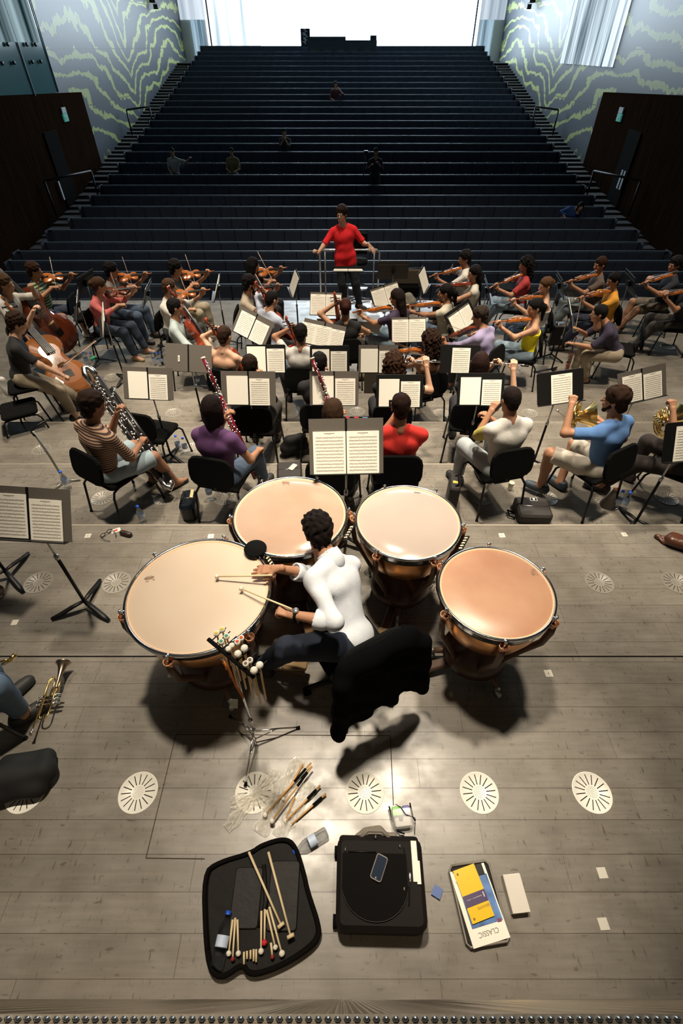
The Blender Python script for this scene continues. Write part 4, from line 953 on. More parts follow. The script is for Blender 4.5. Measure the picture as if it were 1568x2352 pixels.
put('man in white shirt with fair hair playing violin', (385, 656), 97, L3, 8, 'violin', desc='man in the white shirt', top=((.66, .64, .58), 1.4), bottom=((.06, .06, .06), 1.9), hair='short', hairc=(.08, .042, .022), skin='a', shoe=('flat', (.25, .12, .07)), fl=(-.12, .50), fr=(.12, .50), bowpos=.40)
put('person in black shirt and khaki trousers playing violin', (400, 612), 98, L3, 5, 'violin', desc='player in the black shirt and khaki trousers', top=((.012, .012, .012), .7), bottom=((.40, .34, .24), 1.85), hair='thick', hairc=BL, skin='b', shoe=('flat', (.2, .1, .06)), fl=(-.12, .50), fr=(.16, .45))
put('man in pale denim jacket playing cello, face in profile', (398, 702), 82, L3, 2, 'cello', desc='man in the denim jacket', top=((.36, .42, .42), 1.55), bottom=((.62, .55, .44), 1.9), hair='short', hairc=BL, skin='b', head=(-12, 0))
put('woman in backless floral dress with short hair playing cello', (513, 768), 18, L3, 6, 'cello', desc='woman in the backless dress', top=(floral, 0), topcut=.24, bottom=(floral, .9, 'skirt'), hair='short', hairc=(.03, .014, .008), skin='c', shw=.165)
put('woman with long dark hair playing violin, furthest back on the left', (578, 606), 92, L3, 2, 'violin', desc='woman with long dark hair at the back left', top=(DK, .6), bottom=(DK, 1.9), hair='bob', hairc=BL, skin='b', shw=.165)
put('bearded man in beige polo shirt playing violin', (569, 648), 90, L3, 8, 'violin', desc='man in the beige polo shirt', top=((.40, .33, .25), .8), bottom=((.04, .05, .06), 1.9), hair='thick', hairc=BL, skin='b', beard=True, bowpos=.42)
put('man in pale blue shirt with thinning hair playing cello', (621, 684), 42, L3, 8, 'cello', desc='man in the pale blue shirt', top=((.42, .46, .56), 1.75), bottom=(DK, 1.9), hair='buzz', hairc=BL, skin='a')
put('person in white tee with short dark hair seen from behind', (690, 763), 4, L3, 4, 'cello', desc='person in the white tee', top=((.66, .64, .60), .7), bottom=(DK, 1.9), hair='short', hairc=BL, skin='b')
put('woman in black sleeveless dress seen from behind', (793, 704), -6, L3, 4, 'cello', desc='woman in the black sleeveless dress', top=((.010, .010, .011), .06), bottom=((.010, .010, .011), .95, 'skirt'), hair='bun', hairc=(.045, .015, .010), skin='a', shw=.165)
put('woman in dark purple tee with very long straight hair playing viola', (914, 680), -42, L3, 2, 'viola', desc='woman with very long straight hair', top=((.045, .028, .06), .7), bottom=(JEANL, 1.9), hair='long', hairc=(.016, .009, .008), skin='a', shw=.16, vdir=(-.35, .8, -.25))
put('woman in beige pleated top playing viola, beside the music stand', (1026, 668), -58, L3, 4, 'viola', desc='woman in the beige pleated top', top=((.50, .46, .36), .35), bottom=(JEAN, 1.9), hair='pony', hairc=BL, skin='b', shw=.16, vdir=(-.2, .85, -.2))
put('woman in white lace sleeveless top with long dark hair playing violin', (1092, 624), -78, L3, 0, 'violin', desc='woman in the white lace top', top=((.60, .57, .48), .08), bottom=((.10, .12, .15), 1.9), hair='long', hairc=BL, skin='a', shw=.16, vdir=(-.25, .9, -.05))
put('man in white shirt playing violin behind the woman in lace', (1070, 590), -76, L3, 2, 'violin', desc='man behind the woman in lace', top=((.62, .60, .55), .8), bottom=(DK, 1.9), hair='thick', hairc=BL, skin='d', vdir=(-.25, .9, -.25))
put('woman in black strapless top with long curly hair playing viola', (990, 778), -22, L3, 2, 'viola', desc='woman in the strapless top', top=((.010, .010, .010), 0), topcut=.30, bottom=((.010, .010, .010), 1.9), hair='curlylong', hairc=(.028, .013, .008), skin='b', shw=.165, vdir=(-.3, .8, -.35))
put('man in lavender shirt leaning forward with a viola', (1105, 722), -48, L3, 16, 'viola', desc='man in the lavender shirt', top=((.30, .26, .42), 1.7), bottom=(DK, 1.9), hair='thick', hairc=(.03, .02, .015), skin='b', vdir=(-.2, .75, -.5))
put('woman in bright yellow off-shoulder top playing violin', (1232, 702), -76, L3, 3, 'violin', desc='woman in the yellow top', top=((.88, .76, .015), 0), topcut=.37, bottom=(JEANL, 1.9), hair='pony', hairc=BL, skin='a', shw=.165, vdir=(-.25, .9, -.08))
put('woman in white camisole with fair hair tied back playing violin', (1256, 652), -80, L3, 3, 'violin', desc='woman in the white camisole', top=((.60, .60, .58), 0), topcut=.36, bottom=(JEAN, 1.9), hair='bun', hairc=(.11, .055, .025), skin='c', shw=.16, vdir=(-.25, .9, -.08))
put('woman in red lace top and pale jeans playing violin', (1210, 604), -78, L3, 2, 'violin', desc='woman in the red lace top', top=(mat('red_lace', (.42, .035, .035), .8, var=.5, vscale=60), .8), bottom=(JEANL, 1.9), hair='curlylong', hairc=BL, skin='b', shw=.165, shoe=('flat', (.05, .3, .15)), fl=(-.1, .60), fr=(.1, .5), vdir=(-.3, .85, -.35))
put('man in brown tee and grey jeans playing violin, far right', (1381, 604), -82, L3, 3, 'violin', desc='man in the brown tee', top=((.12, .085, .065), .7), bottom=((.24, .28, .28), 1.9), hair='short', hairc=BR, skin='b', fl=(-.1, .62), fr=(.1, .5), vdir=(-.25, .9, -.2))
put('young man in orange tee playing violin', (1412, 640), -80, L3, 6, 'violin', desc='young man in the orange tee', top=((.80, .36, .035), .75), bottom=((.03, .035, .06), 1.9), hair='short', hairc=BL, skin='b', fl=(-.1, .62), fr=(.1, .5), vdir=(-.25, .9, -.2))
P = put('boy in navy shirt and khaki trousers leaning forward, violin held upright', (1378, 716), -78, L3, 34, 'rest', desc='boy in the navy shirt', top=((.035, .028, .055), .95), bottom=(KH, 1.9), hair='short', hairc=BL, skin='b', shoe=('flat', (.03, .02, .02)), fl=(-.10, .30), fr=(.12, .46), hl=(-.14, .66, .64), hr=(.06, .62, .78), ht=('hold', 'grip'), head=(0, 10), chair_=False)
M = P['M']; o = P['M'] @ V((-.10, .62, .16)); string_inst('violin', 'dark violin held upright on the knee of the boy in the navy shirt', frame(o, M.to_3x3() @ V((-.05, .05, 1)), M.to_3x3() @ V((.3, 1, 0))), 1, VARD)
bow('thin wooden bow in the right hand of the boy in the navy shirt', M @ V((.06, .66, .80)), M.to_3x3() @ V((-.5, .2, .75)), (0, 0, 1), L=.73)
c_ = at(1424, 800, -.15); chair('black padded orchestra chair pulled back behind the boy in the navy shirt', c_.x, c_.y, L3, -68)
put('man in dark tee and tan shorts playing violin at the right edge', (1553, 604), -84, L3, 2, 'violin', desc='man in tan shorts at the right edge', top=((.02, .02, .03), .8), bottom=((.17, .14, .11), .95), hair='thick', hairc=BL, skin='b', fl=(-.12, .62), fr=(.1, .50), vdir=(-.3, .85, -.2))
put('person in dark clothes at the right edge holding a violin low', (1590, 640), -80, L3, 8, 'violin', desc='person in dark clothes at the right edge', top=((.02, .02, .02), .8), bottom=((.05, .045, .04), 1.9), hair='short', hairc=BL, skin='b', fl=(-.12, .60), fr=(.1, .45))
# ---- double bass players
BM = [(-.005, 712, 55, L3, 'man in the black tee')]
P = put('man in black tee and khaki trousers bowing a large double bass', (34, 738), 62, L3, 16, 'rest', desc='man in the black tee', hz=.74, top=((.008, .008, .008), .8), bottom=(KH, 1.8), hair='curly', hairc=(.025, .012, .007), skin='c', hl=(-.34, .42, 1.40), hr=(.34, .60, .66), ht=('hold', 'grip'), fl=(-.14, .62), fr=(.14, .42), head=(8, -18), chair_=False)
def bass(label, base, top, face, s=3.05, v=VARB):
    b, t = V(base), V(top); return string_inst('bass', label, frame(b, t-b, face), s, v, group=None)
b0 = at(192, 905, -.38); t0 = at(-70, 600, 1.02)
bass('golden brown double bass leaning against the man in the black tee', b0, b0+(t0-b0).normalized()*1.8, (.55, -.45, .6))
bow('double bass bow in the right hand of the man in the black tee', at(139, 843, .12), (V((.75, .28, .42))), (.3, -.3, .8), L=.62, heavy=1.8)
b1 = at(165, 800, -.40); t1 = at(-30, 600, 1.05)
bass('dark reddish double bass in front of the person in the white shirt', b1, b1+(t1-b1).normalized()*1.8, (.5, -.45, .65), v=VARD)
bow('double bass bow in the hand of the person in the white shirt', at(98, 745, .15), (V((.2, .2, .95))), (.3, -.3, .5), L=.62, heavy=1.8)
c_ = at(68, 880, -.1); t = thing('bass_stool', 'black stool behind the man in the black tee', 'stool', (P['M'].translation.x, P['M'].translation.y, L3), -radians(62))
MB().box((0, -.02, .62), (.42, .40, .05), 0, bev=.05).build('seat', FAB, t)
for sx in (-1, 1):
    for sy in (-1, 1): MB().tube([(sx*.16, sy*.14, .60), (sx*.19, sy*.18, .56), (sx*.24, sy*.26, 0)], .012, 8).build('leg', BLK, t)
# ---- flutes and oboes, second row of winds
put('person with short dark hair in black sitting behind a music stand, left of the bassoons', (573, 838), 2, L2, 6, 'clarinet', desc='player in black left of centre', top=((.012, .012, .014), 1.5), bottom=((.05, .045, .04), 1.9), hair='short', hairc=(.018, .009, .006), skin='b')
put('person with dark hair in black beside the second bassoon', (733, 832), 2, L2, 6, 'clarinet', desc='player in black by the second bassoon', top=((.012, .010, .012), 1.5), bottom=(DK, 1.9), hair='short', hairc=BL, skin='b')
put('woman with curly brown hair in black playing a flute', (905, 832), 0, L2, 6, 'flute', desc='curly haired woman in black', top=((.012, .010, .012), .7), bottom=(DK, 1.9), hair='curlylong', hairc=(.040, .018, .010), skin='c', shw=.165)
put('woman with dark straight hair in black playing a flute', (1103, 832), 12, L2, 6, 'flute', desc='straight haired woman in black', top=((.012, .012, .012), .9), bottom=(DK, 1.9), hair='bob', hairc=(.02, .008, .006), skin='c', shw=.165)
# ---- third row
P = put('man in brown striped tee and denim shorts playing a contrabassoon', (207, 926), 32, L1, 8, 'rest', desc='man in the brown striped tee', vs=.011, top=(tee_b, .95), bottom=((.30, .38, .42), .98), hair='thick', hairc=(.022, .012, .008), skin='d', shoe=('flat', (.02, .015, .012)), hl=(-.02, .33, .98), hr=(.12, .38, .66), ht=('hold', 'grip'), fl=(-.05, .48), fr=(.22, .55), head=(10, -8), shw=.20)
a = P['M'] @ V((.30, .44, .20)); b = at(212, 852, .85); winds('contrabassoon', 'tall black contrabassoon with silver keys held by the man in the brown striped tee', b, a, (.5, -.6, .4))
P = put('woman in purple blouse with dark bob playing a maroon bassoon', (485, 936), 14, L1, 6, 'rest', desc='woman in the purple blouse', vs=.011, top=((.115, .045, .14), .55), bottom=(JEAN, 1.9), hair='bob', hairc=(.012, .006, .006), skin='b', hl=(-.02, .30, .95), hr=(.26, .34, .60), ht=('hold', 'grip'), fl=(-.1, .45), fr=(.2, .50), shw=.165)
a = at(466, 822, .95); b = at(592, 1098, -.02); winds('bassoon', 'maroon bassoon with ivory top held by the woman in the purple blouse', b, a, (.4, -.7, .3)) if False else winds('bassoon', 'maroon bassoon with ivory top held by the woman in the purple blouse', a, b, (.3, -.7, .4))
P = put('woman with very long brown hair playing a bassoon behind the timpani music stand', (764, 944), 8, L1, 6, 'rest', desc='long haired bassoonist', vs=.012, top=((.55, .40, .12), .3), bottom=(DK, 1.9), hair='long', hairc=(.05, .026, .014), skin='b', hl=(-.02, .30, .95), hr=(.22, .34, .60), shw=.165)
a = at(716, 822, .95); b = a+(at(770, 960, .40)-a).normalized()*1.3; winds('bassoon', 'maroon bassoon rising above the long haired woman behind the stand', a, b, (.3, -.7, .4))
P = put('man in red polo shirt with short dark hair seen from behind', (921, 932), 0, L1, 5, 'clarinet', desc='man in the red polo shirt', vs=.011, top=((.72, .035, .025), .85), bottom=(DK, 1.9), hair='short', hairc=(.022, .011, .006), skin='b', shw=.205)
P = put('man in white tee with yellow sleeves playing a clarinet', (1176, 915), -14, L1, 8, 'clarinet', desc='man in white tee with yellow sleeves', vs=.011, top=((.62, .60, .56), .85, (.52, .46, .10)), bottom=((.40, .44, .46), 1.9), hair='buzz', hairc=(.014, .009, .007), skin='b', fl=(-.2, .42), fr=(.1, .42))
P = put('man in blue tee and pale shorts playing a french horn', (1420, 915), -30, L1, 8, 'rest', desc='man in the blue tee', vs=.011, top=((.085, .19, .42), .75), bottom=((.52, .47, .40), .95), hair='thick', hairc=(.03, .015, .009), skin='b', shoe=('shoe', (.03, .045, .06)), hl=(-.30, .34, 1.10), hr=(.20, .25, .80), ht=('grip', 'hold'), pl=(-.8, -.3, -.9), fl=(-.30, .35, .13), fr=(-.02, .32), head=(-25, -4), beard=True, shw=.20, kneel=(-.7, 1, .9), kneer=(.5, 1, .8))
R3 = P['M'].to_3x3(); horn('brass french horn played by the man in the blue tee', P['M'] @ frame((.02, .28, .92), (.0, .25, .95), (-.5, .85, -.1)) @ Matrix.Scale(.95, 4))
P = put('person in dark trousers playing a horn at the right edge', (1640, 915), -52, L1, 8, 'rest', desc='horn player at the right edge', vs=.012, top=((.55, .53, .48), .8), bottom=((.025, .018, .016), 1.9), hair='short', hairc=BL, skin='b', shoe=('shoe', (.03, .02, .02)), hl=(-.28, .36, 1.12), hr=(.2, .25, .8), ht=('grip', 'hold'), fl=(-.25, .62), fr=(.12, .45), pl=(-.8, -.3, -.9))
horn('brass french horn at the right edge of the third row', P['M'] @ frame((.02, .28, .92), (.0, .25, .95), (-.5, .85, -.1)) @ Matrix.Scale(.95, 4))
# ---- left edge trumpeter
P = put('person in jeans at the left edge beside the trumpet', (-345, 1480), 40, 0, 10, 'rest', desc='person in jeans at the left edge', hz=.47, top=(DK, .8), bottom=((.10, .15, .22), 1.9), hair='short', hairc=BL, fl=(-.1, .42), fr=(.12, .42))
# ---- conductor
PZ = -.40
hc = at(790, 712, PZ)
Pc = person('conductor in bright red polo shirt and dark jeans gesturing with both arms', (hc.x+.02, hc.y, PZ), 176, hz=.93, lean=-2, side=5, head=(24, -6), hl=(-.40, .24, 1.20), hr=(.50, .32, 1.12), pl=(-.6, -.3, -.9), pr=(.6, -.3, -.9),
            fl=(-.28, .05), fr=(.02, -.02), top=((.78, .012, .018), .85), bottom=((.02, .025, .035), 1.95), hair='thick', hairc=(.02, .012, .01), skin='c', ht=('flat', 'hold'), vs=.011, kneel=(-.1, 1, .1), kneer=(.1, 1, .1), glasses=True, hdl=((-.5, .3, -.5), (-.3, .6, .6)), hdr=((.4, .5, .5), (0, .2, 1)), shoe=('shoe', (.02, .015, .012)))
# ---- people in the auditorium
def aud(label, px, row, top, bottom=(DK, 1.9), hz=.47, lean=-6, hair='short', yaw=180, **kw):
    D, z = ROWS[row]; fz = z-HB; hd = at_y(px[0], px[1], D-.25); t = thing
    d = dict(hl=(-.12, .30, hz+.16), hr=(.12, .30, hz+.16)); d.update(kw)
    return person(label, (hd.x, D-.28, fz), yaw, hz=hz, lean=lean, top=top, bottom=bottom, hair=hair, hairc=BL, vs=.016, **d)
aud('person in white tee seated in the auditorium, arm along the seats', (397, 362), 11, ((.45, .46, .44), .8), hl=(-.62, .05, .98), hr=(.1, .3, .6), pl=(0, -1, -1))
aud('person in ochre tee seated in the auditorium with one leg crossed', (532, 356), 11, ((.24, .19, .09), .8), bottom=(JEAN, 1.9))
aud('person in dark clothes seated mid auditorium, hands raised to chin', (653, 315), 13, ((.03, .03, .035), 1.0), hl=(-.04, .22, .98), hr=(.04, .22, .98))
aud('person in dark red top seated alone near the top rows', (770, 200), 20, ((.10, .03, .04), 1.0), hl=(-.2, .2, 1.0))
aud('person in blue hooded top slumped over the seats on the right', (1305, 462), 7, ((.03, .09, .30), 1.7), lean=42, side=-20, hl=(-.4, .5, .5), hair='bob')
Pf = aud('photographer standing in the seat rows beside a tripod', (862, 366), 10, ((.03, .03, .045), 1.6), hz=.80, lean=2, hl=(-.1, .28, 1.2), hr=(.18, .26, 1.15), fl=(-.1, .05), fr=(.1, .05), kneel=(0, 1, .1), kneer=(0, 1, .1))
# ------------------------------------------------------------------ timpani and the timpanist
TH = .86
HM1 = head_mat('drum_head_cream', (.58, .45, .335), (.63, .50, .38), 1.2, .5); HM2 = head_mat('drum_head_pink', (.40, .26, .185), (.47, .33, .25), 2.0, .16)
HM3 = head_mat('drum_head_pale', (.42, .345, .30), (.47, .385, .335), 1.5, .15); HM4 = head_mat('drum_head_tan', (.40, .20, .12), (.50, .29, .175), 2.2, .34)
def tp(px, py): return at(px, py, TH)
c1, c2, c3, c4 = tp(456, 1360), tp(666, 1181), tp(937, 1196), tp(1139, 1356)
timpano('largest timpani drum with cream head, at the left', c1.x, c1.y, 0, .89, TH, HM1, rot=20, pedal=-10, logo=(162, .80, 15), gauge=30)
timpano('timpani drum with pinkish head behind the player', c2.x, c2.y, 0, .83, TH, HM2, rot=5, pedal=-75, logo=(100, .86, -8), gauge=-22)
timpano('timpani drum with pale shiny head, right of the player', c3.x, c3.y, 0, .755, TH, HM3, rot=-8, pedal=-110, logo=None, gauge=-30)
tt = [o for o in COL.objects if o.name.startswith('timpano')][-1]; MB().box((.06, .31, TH+.002), (.045, .007, .0006), M=Matrix.Rotation(-.12, 4, 'Z')).build('brand_print', INKD, tt)
timpano('smallest timpani drum with tan scuffed head, furthest right', c4.x, c4.y, 0, .72, TH, HM4, rot=-35+60, pedal=195, logo=(28, .86, 70))
# black damper disc lying on the rim
dp = at(586, 1260, TH+.03); t = thing('damper_pad', 'round black pad over the rims between two timpani', 'pad', dp)
MB().lathe([(0, .008), (.072, .008), (.076, .002), (.072, -.006), (0, -.006)], 32).build('disc', BLKM, t); MB().tube([(.02, -.05, -.012), (.055, -.12, -.06)], .008, 8).build('clip', ARM, t)
# timpanist
def neck_at(hip, px, L=SPINE, add=0):
    r = ray(*px).normalized(); o = V((0, 0, CAMH)); t = (hip-o).dot(r); d2 = (o+r*t-hip).length
    return o+r*(t-sqrt(max(0, L*L-d2*d2)))
hipW = at(806, 1470, .60); yawT = -50; Rz = Matrix.Rotation(-radians(yawT), 4, 'Z'); rootT = V((hipW.x, hipW.y, 0)); Mi = (Matrix.Translation(rootT) @ Rz).inverted()
nkW = neck_at(hipW, (738, 1230)); wl = at(636, 1306, TH+.075); wr = at(672, 1412, .90)
toL = lambda p: Mi @ V(p)
kR = at(612, 1432, .60); aR = at(600, 1530, .09); nl = toL(nkW)
hdl = Mi.to_3x3() @ (at(560, 1314, TH+.03)-wl); hdr = Mi.to_3x3() @ (at(618, 1392, TH+.055)-wr)
Pt = person('timpanist in pale blue-white shirt with rolled sleeves, seen from behind', rootT, yawT, hz=.60, neck=nl, head=(38, -6), hl=toL(wr), hr=toL(wl), pl=tuple(toL(at(726, 1450, .86))-(toL(nkW)+toL(wr))/2), pr=(.5, -.1, -.8),
            fr=(.18, .42), fl=tuple(toL(aR)), kneel=tuple((toL(kR)-V((0, 0, .6))).normalized()), kneer=(.2, 1, 1), top=((.66, .70, .76), 1.42), bottom=((.012, .018, .035), 1.95), hair='curly', hairc=(.010, .006, .005), skin='b',
            shoe=('shoe', (.012, .012, .015)), ht=('grip', 'flat'), hdl=(hdr, (0, 0, 1)), hdr=(hdl, (0, 0, 1)), vs=.0085, shw=.20)
# wrist watch
wb = MB(); d = hdr.normalized(); cen = V(Pt['hl'])-(V(Pt['hl'])-V(Pt['el'])).normalized()*.02; F = frame(cen, V(Pt['hl'])-V(Pt['el']), (0, 0, 1))
wb.tube([F @ V((.033*cos(q*pi/8), 0, .030*sin(q*pi/8))) for q in range(17)], .009, 6); wo = wb.build('watch_strap', BLKM, None)
wo.parent = Pt['t']; wd = MB().tube([F @ V((.008, 0, .032)), F @ V((.008, 0, .040))], .019, 16).build('watch_face', STEEL, wo)
# rolled cuffs and collar belong to the shirt
sh = [o for o in COL.objects if o.parent == Pt['t'] and o.name.startswith('shirt')][0]
cu = []
for (E2, W2) in ((V(Pt['el']), V(Pt['hl'])), (V(Pt['er']), V(Pt['hr']))):
    a = E2+(W2-E2)*.28; b = E2+(W2-E2)*.46; cu.append(sdf_arrays([C_(a, b, .062, .060, True)], .01, .008, (), fold(.004), [C_(a+(W2-E2)*.05, W2, .046, .040)])+(0,))
link('cuff', arr_mesh('cuff', cu, cloth((.66, .70, .76))), sh)
pt = Pt['pt']; up = Pt['up']
p, q = sdf_arrays([C_(pt(0, -.025, SPINE-.01), pt(0, -.005, SPINE+.045), .083, .076, True)], .01, .007, (), fold(.002), [C_(pt(0, -.02, SPINE-.06), pt(0, 0, SPINE+.12), .066, .068), C_(pt(0, .08, SPINE), pt(0, .12, SPINE+.1), .04, .06)])
link('collar', arr_mesh('collar', [(p, q, 0)], cloth((.66, .70, .76))), sh)
WHITE_T = mat('mallet_tip_cream', (.80, .74, .62), .8); REDC = mat('felt_red', (.70, .10, .03), .8); YEL = mat('felt_yellow', (.80, .62, .06), .8); GRN = mat('felt_green', (.04, .36, .18), .8)
Z = TH+.045
a = at(498, 1324, TH+.035); b = at(592, 1322, TH+.07); mallet('pale timpani mallet held flat in the right hand of the timpanist', a, a+(b-a).normalized()*.36, .014, WHITE_T, mat('pale_stick', (.72, .58, .36), .5), .0058, 'disc', core=REDC)
a = at(554, 1352, TH+.035); b = at(645, 1389, TH+.075); mallet('pale timpani mallet gripped in the left fist of the timpanist', a, a+(b-a).normalized()*.38, .014, WHITE_T, mat('pale_stick'), .0058, 'disc', core=REDC)
# swivel chair
yawC = -30
t = thing('swivel_chair', 'black swivel chair of the timpanist', 'chair', (hipW.x, hipW.y, 0), -radians(yawC))
MB().box((0, .02, .49), (.44, .42, .07), 0, bev=.08).build('seat', FAB, t)
Mb = Matrix.Translation((0, -.27, .74)) @ Matrix.Rotation(radians(-10), 4, 'X') @ Matrix.Rotation(radians(90), 4, 'X')
MB().box((0, 0, 0), (.44, .42, .05), 0, M=Mb, bev=.10).build('backrest', FAB, t)
MB().tube([(0, 0, .46), (0, 0, .12)], .025, 12).tube([(0, -.05, .45), (0, -.24, .45), (0, -.29, .60)], .018, 8, flat=.5).tube([(.16, .1, .44), (.24, .05, .40), (.22, -.08, .38), (.10, -.1, .42)], .011, 8).build('column', BLK, t)
for k in range(5):
    a = 2*pi*k/5+.3; c = V((cos(a), sin(a), 0)); l = MB().tube([c*.03+V((0, 0, .13)), c*.18+V((0, 0, .11)), c*.30+V((0, 0, .075))], [.026, .02, .016], 8).build('leg', BLK, t)
    n_ = V((-sin(a), cos(a), 0)); MB().tube([c*.31+n_*.022+V((0, 0, .028)), c*.31-n_*.022+V((0, 0, .028))], .028, 14).build('caster', BLKM, l)
# jacket hung on the backrest
jm = mat('jacket_black', (.002, .002, .0025), .98, spec=.05)
pr = []
for i in range(10):
    x = -.235+.052*i; bot = .40+.05*sin(i*1.9)-.03*(i in (1, 8)); pr.append(C_((x, -.315-.006*sin(i*1.7), .90-.008*abs(i-4.5)), (x*1.12, -.345-.006*sin(i*2.3), bot), .042, .047))
pr += [C_((-.22, -.30, .91), (.22, -.30, .91), .05), C_((-.2, -.24, .88), (-.22, -.23, .70), .035), C_((.2, -.24, .88), (.22, -.23, .66), .035), C_((-.27, -.35, .86), (-.31, -.38, .36), .05, .045), C_((.27, -.35, .86), (.31, -.38, .30), .05, .045)]
p, q = sdf_arrays(pr, .04, .012, (), fold(.006, 12, 9, 9))
j = tag(bpy.data.objects.new('jacket', arr_mesh('jacket', [(p, q, 0)], jm)), 'black jacket draped over the back of the swivel chair', 'jacket'); COL.objects.link(j); j.location = (hipW.x, hipW.y, 0); j.rotation_euler = (0, 0, -radians(yawC))
# ------------------------------------------------------------------ mallet stand
hub = at(585, 1688, .10); tpZ = at_y(530, 1495, hub.y).z
t = thing('mallet_stand', 'chrome tripod stand with a black rack for mallets', 'stand', (hub.x, hub.y, 0))
MB().tube([(0, 0, .14), (0, 0, tpZ)], .008, 10).tube([(0, 0, .30), (0, 0, .33)], .014, 10).ball((0, 0, .17), (.016, .016, .022)).build('pole', CHR, t)
for (fx, fy) in ((527, 1645), (688, 1670), (563, 1806)):
    f = at(fx, fy, .012)-V((hub.x, hub.y, 0)); l = MB().tube([(0, 0, .16), f*.5+V((0, 0, .085)), f*.97+V((0, 0, .004))], .0055, 8).tube([(0, 0, .04), f*.5+V((0, 0, .085))], .004, 6).build('leg', CHR, t)
    MB().tube([f*.92+V((0, 0, .006)), f], [.009, .011], 8).build('rubber_foot', BLKM, l)
ra, rb = at(478, 1468, tpZ+.0), at(583, 1556, tpZ+.0); o_ = V((hub.x, hub.y, 0)); ra -= o_; rb -= o_
MB().tube([ra, rb], .011, 8, flat=.8).tube([V((0, 0, tpZ-.02)), (ra+rb)/2], .009, 8).build('rack_bar', BLKM, t)
dv = (rb-ra).normalized(); nv = V((-dv.y, dv.x, 0))
if nv.y < 0: nv = -nv
pg = MB()
for q in (.06, .16, .30, .62, .74, .86, .96): a = ra+(rb-ra)*q; pg.tube([a, a+nv*.10], .0035, 6)
pg.build('rack_prongs', BLK, t)
spec = [(497, 1455, YEL), (510, 1446, YEL), (508, 1474, GRN), (520, 1462, GRN), (545, 1475, REDC), (554, 1466, REDC), (532, 1483, None), (524, 1491, None), (546, 1502, 1), (561, 1489, 1), (564, 1525, 0), (574, 1517, 0), (583, 1540, 1), (596, 1528, 1)]
nm = {0: 'plain cream', 1: 'fluffy white'}
for i, (x, y, c) in enumerate(spec):
    a = at(x, y, tpZ+.03); fl = c in (1,) or c is None; hr_ = .019 if c == 1 else (.015 if c is None else .0145)
    colr = 'yellow' if c is YEL else 'green' if c is GRN else 'red' if c is REDC else 'soft white' if c is None else nm[c]
    pos = ['on the left', 'on the right'][i % 2]
    mallet('%s tipped mallet in the rack, %s of its pair%s' % (colr, pos, ', lower end' if i > 11 else (', mid rack' if i in (8, 9) else '')), a, a-V((.01, .0, .36)), hr_, FELT if fl else WHITE_T, MAPLE, .0055, 'ball' if fl else 'disc', core=(c if not isinstance(c, int) and c is not None else (INKD if c == 0 else None)), group='mallets hanging in the rack')
lz = tpZ; a = at(512, 1518, lz-.02); tt = thing('lanyard', 'orange lanyard hanging from the mallet rack', 'lanyard', a)
b = at_y(545, 1603, a.y).z-a.z
MB().tube([(0, 0, 0), (.012, .004, b*.25), (.022, .0, b*.6), (.045, .0, b)], .012, 4, flat=.12).build('strap', mat('orange_strap', (.75, .20, .02), .7), tt)
MB().tube([(.0, 0, .0), (-.008, 0, .012), (.004, 0, .02), (.008, 0, .004), (0, 0, 0)], .0022, 6).build('clip', SILV, tt)
MB().box((.05, .0, b-.07), (.045, .002, .11), M=Matrix.Rotation(.15, 4, 'Y')).build('badge', mat('badge_clear', (.5, .5, .45), .2, alpha=.6), tt)
# ------------------------------------------------------------------ music stands, folders and sheet music
PW, PH = .215, .285; STW = []
def stand(px, py, yaw, h, tilt, who, kind, w=.50, roll=0, s=1.0, lev=None, fw=.50, fh=.34, detail=True, **k):
    z0 = -.6 if lev is None else lev
    for it in range(4):
        p = at(px, py, z0+h); z0 = level(p.y) if lev is None else lev
    y = radians(yaw)
    t, W = music_stand('black music stand in front of the %s' % who, p.x, p.y, z0, yaw, h, tilt, w, roll=roll)
    y0 = -.166
    if 'f' in kind: folder('open grey-brown folder before the %s' % who, W, fw*s, fh*s, FOLDB if 'b' in kind else FOLD, y=(fh*s-.34)/2+.0)
    W2 = W @ Matrix.Translation((0, 0, .004))
    L = 'sheet music before the %s' % who
    if '2' in kind: sheet('two pages of '+L, W2, [(-.005-PW*s, y0+.005, PW*s, PH*s, 'p' in kind), (.012, y0, PW*s*.95, PH*s*.93, True)], detail=detail)
    if '1' in kind: sheet('single page of '+L, W2, [(-.10, y0, .225*s, .30*s, True, k.get('prot', 0))], detail=detail)
    if '3' in kind: sheet('wide fold-out '+L, W2, [(-.33, y0-.01, PW*s, .29*s, True, 0), (-.33+PW*s+.002, y0-.01, PW*s, .29*s, True, 0), (-.33+2*PW*s+.004, y0-.01, PW*s*.9, .28*s, True, 0)], detail=detail)
    if 'o' in kind: sheet('open printed booklet of '+L, W2, [(-.24*s, y0, .235*s, .305*s, True, 0), (.002, y0, .235*s, .305*s, True, 0)], detail=detail, th=.008)
    STW.append((who, W)); return t, W
stand(795, 1036, -2, 1.05, 33, 'timpanist', 'fo', w=.52, fh=.40, fw=.54, s=1.06, lev=0)
stand(68, 1180, 2, 1.06, 33, 'person at the left edge', 'f2p', w=.52, fw=.54, lev=0, s=1.05, roll=3)
stand(341, 880, 4, 1.05, 30, 'man in the brown striped tee', 'f2', fw=.56)
stand(571, 893, 1, 1.05, 30, 'woman in the purple blouse', 'f2', fw=.56, s=1.05)
stand(767, 893, 0, 1.05, 30, 'long haired bassoonist', 'f2', s=1.05)
stand(917, 897, 0, 1.05, 30, 'man in the red polo shirt', '2')
stand(1103, 893, 0, 1.05, 30, 'man in white tee with yellow sleeves', '2')
stand(1285, 888, -5, 1.08, 28, 'man in the blue tee', '1b', roll=-6)
stand(1472, 882, -10, 1.08, 28, 'horn player in blue, further right', 'f2p', roll=-9, fw=.54)
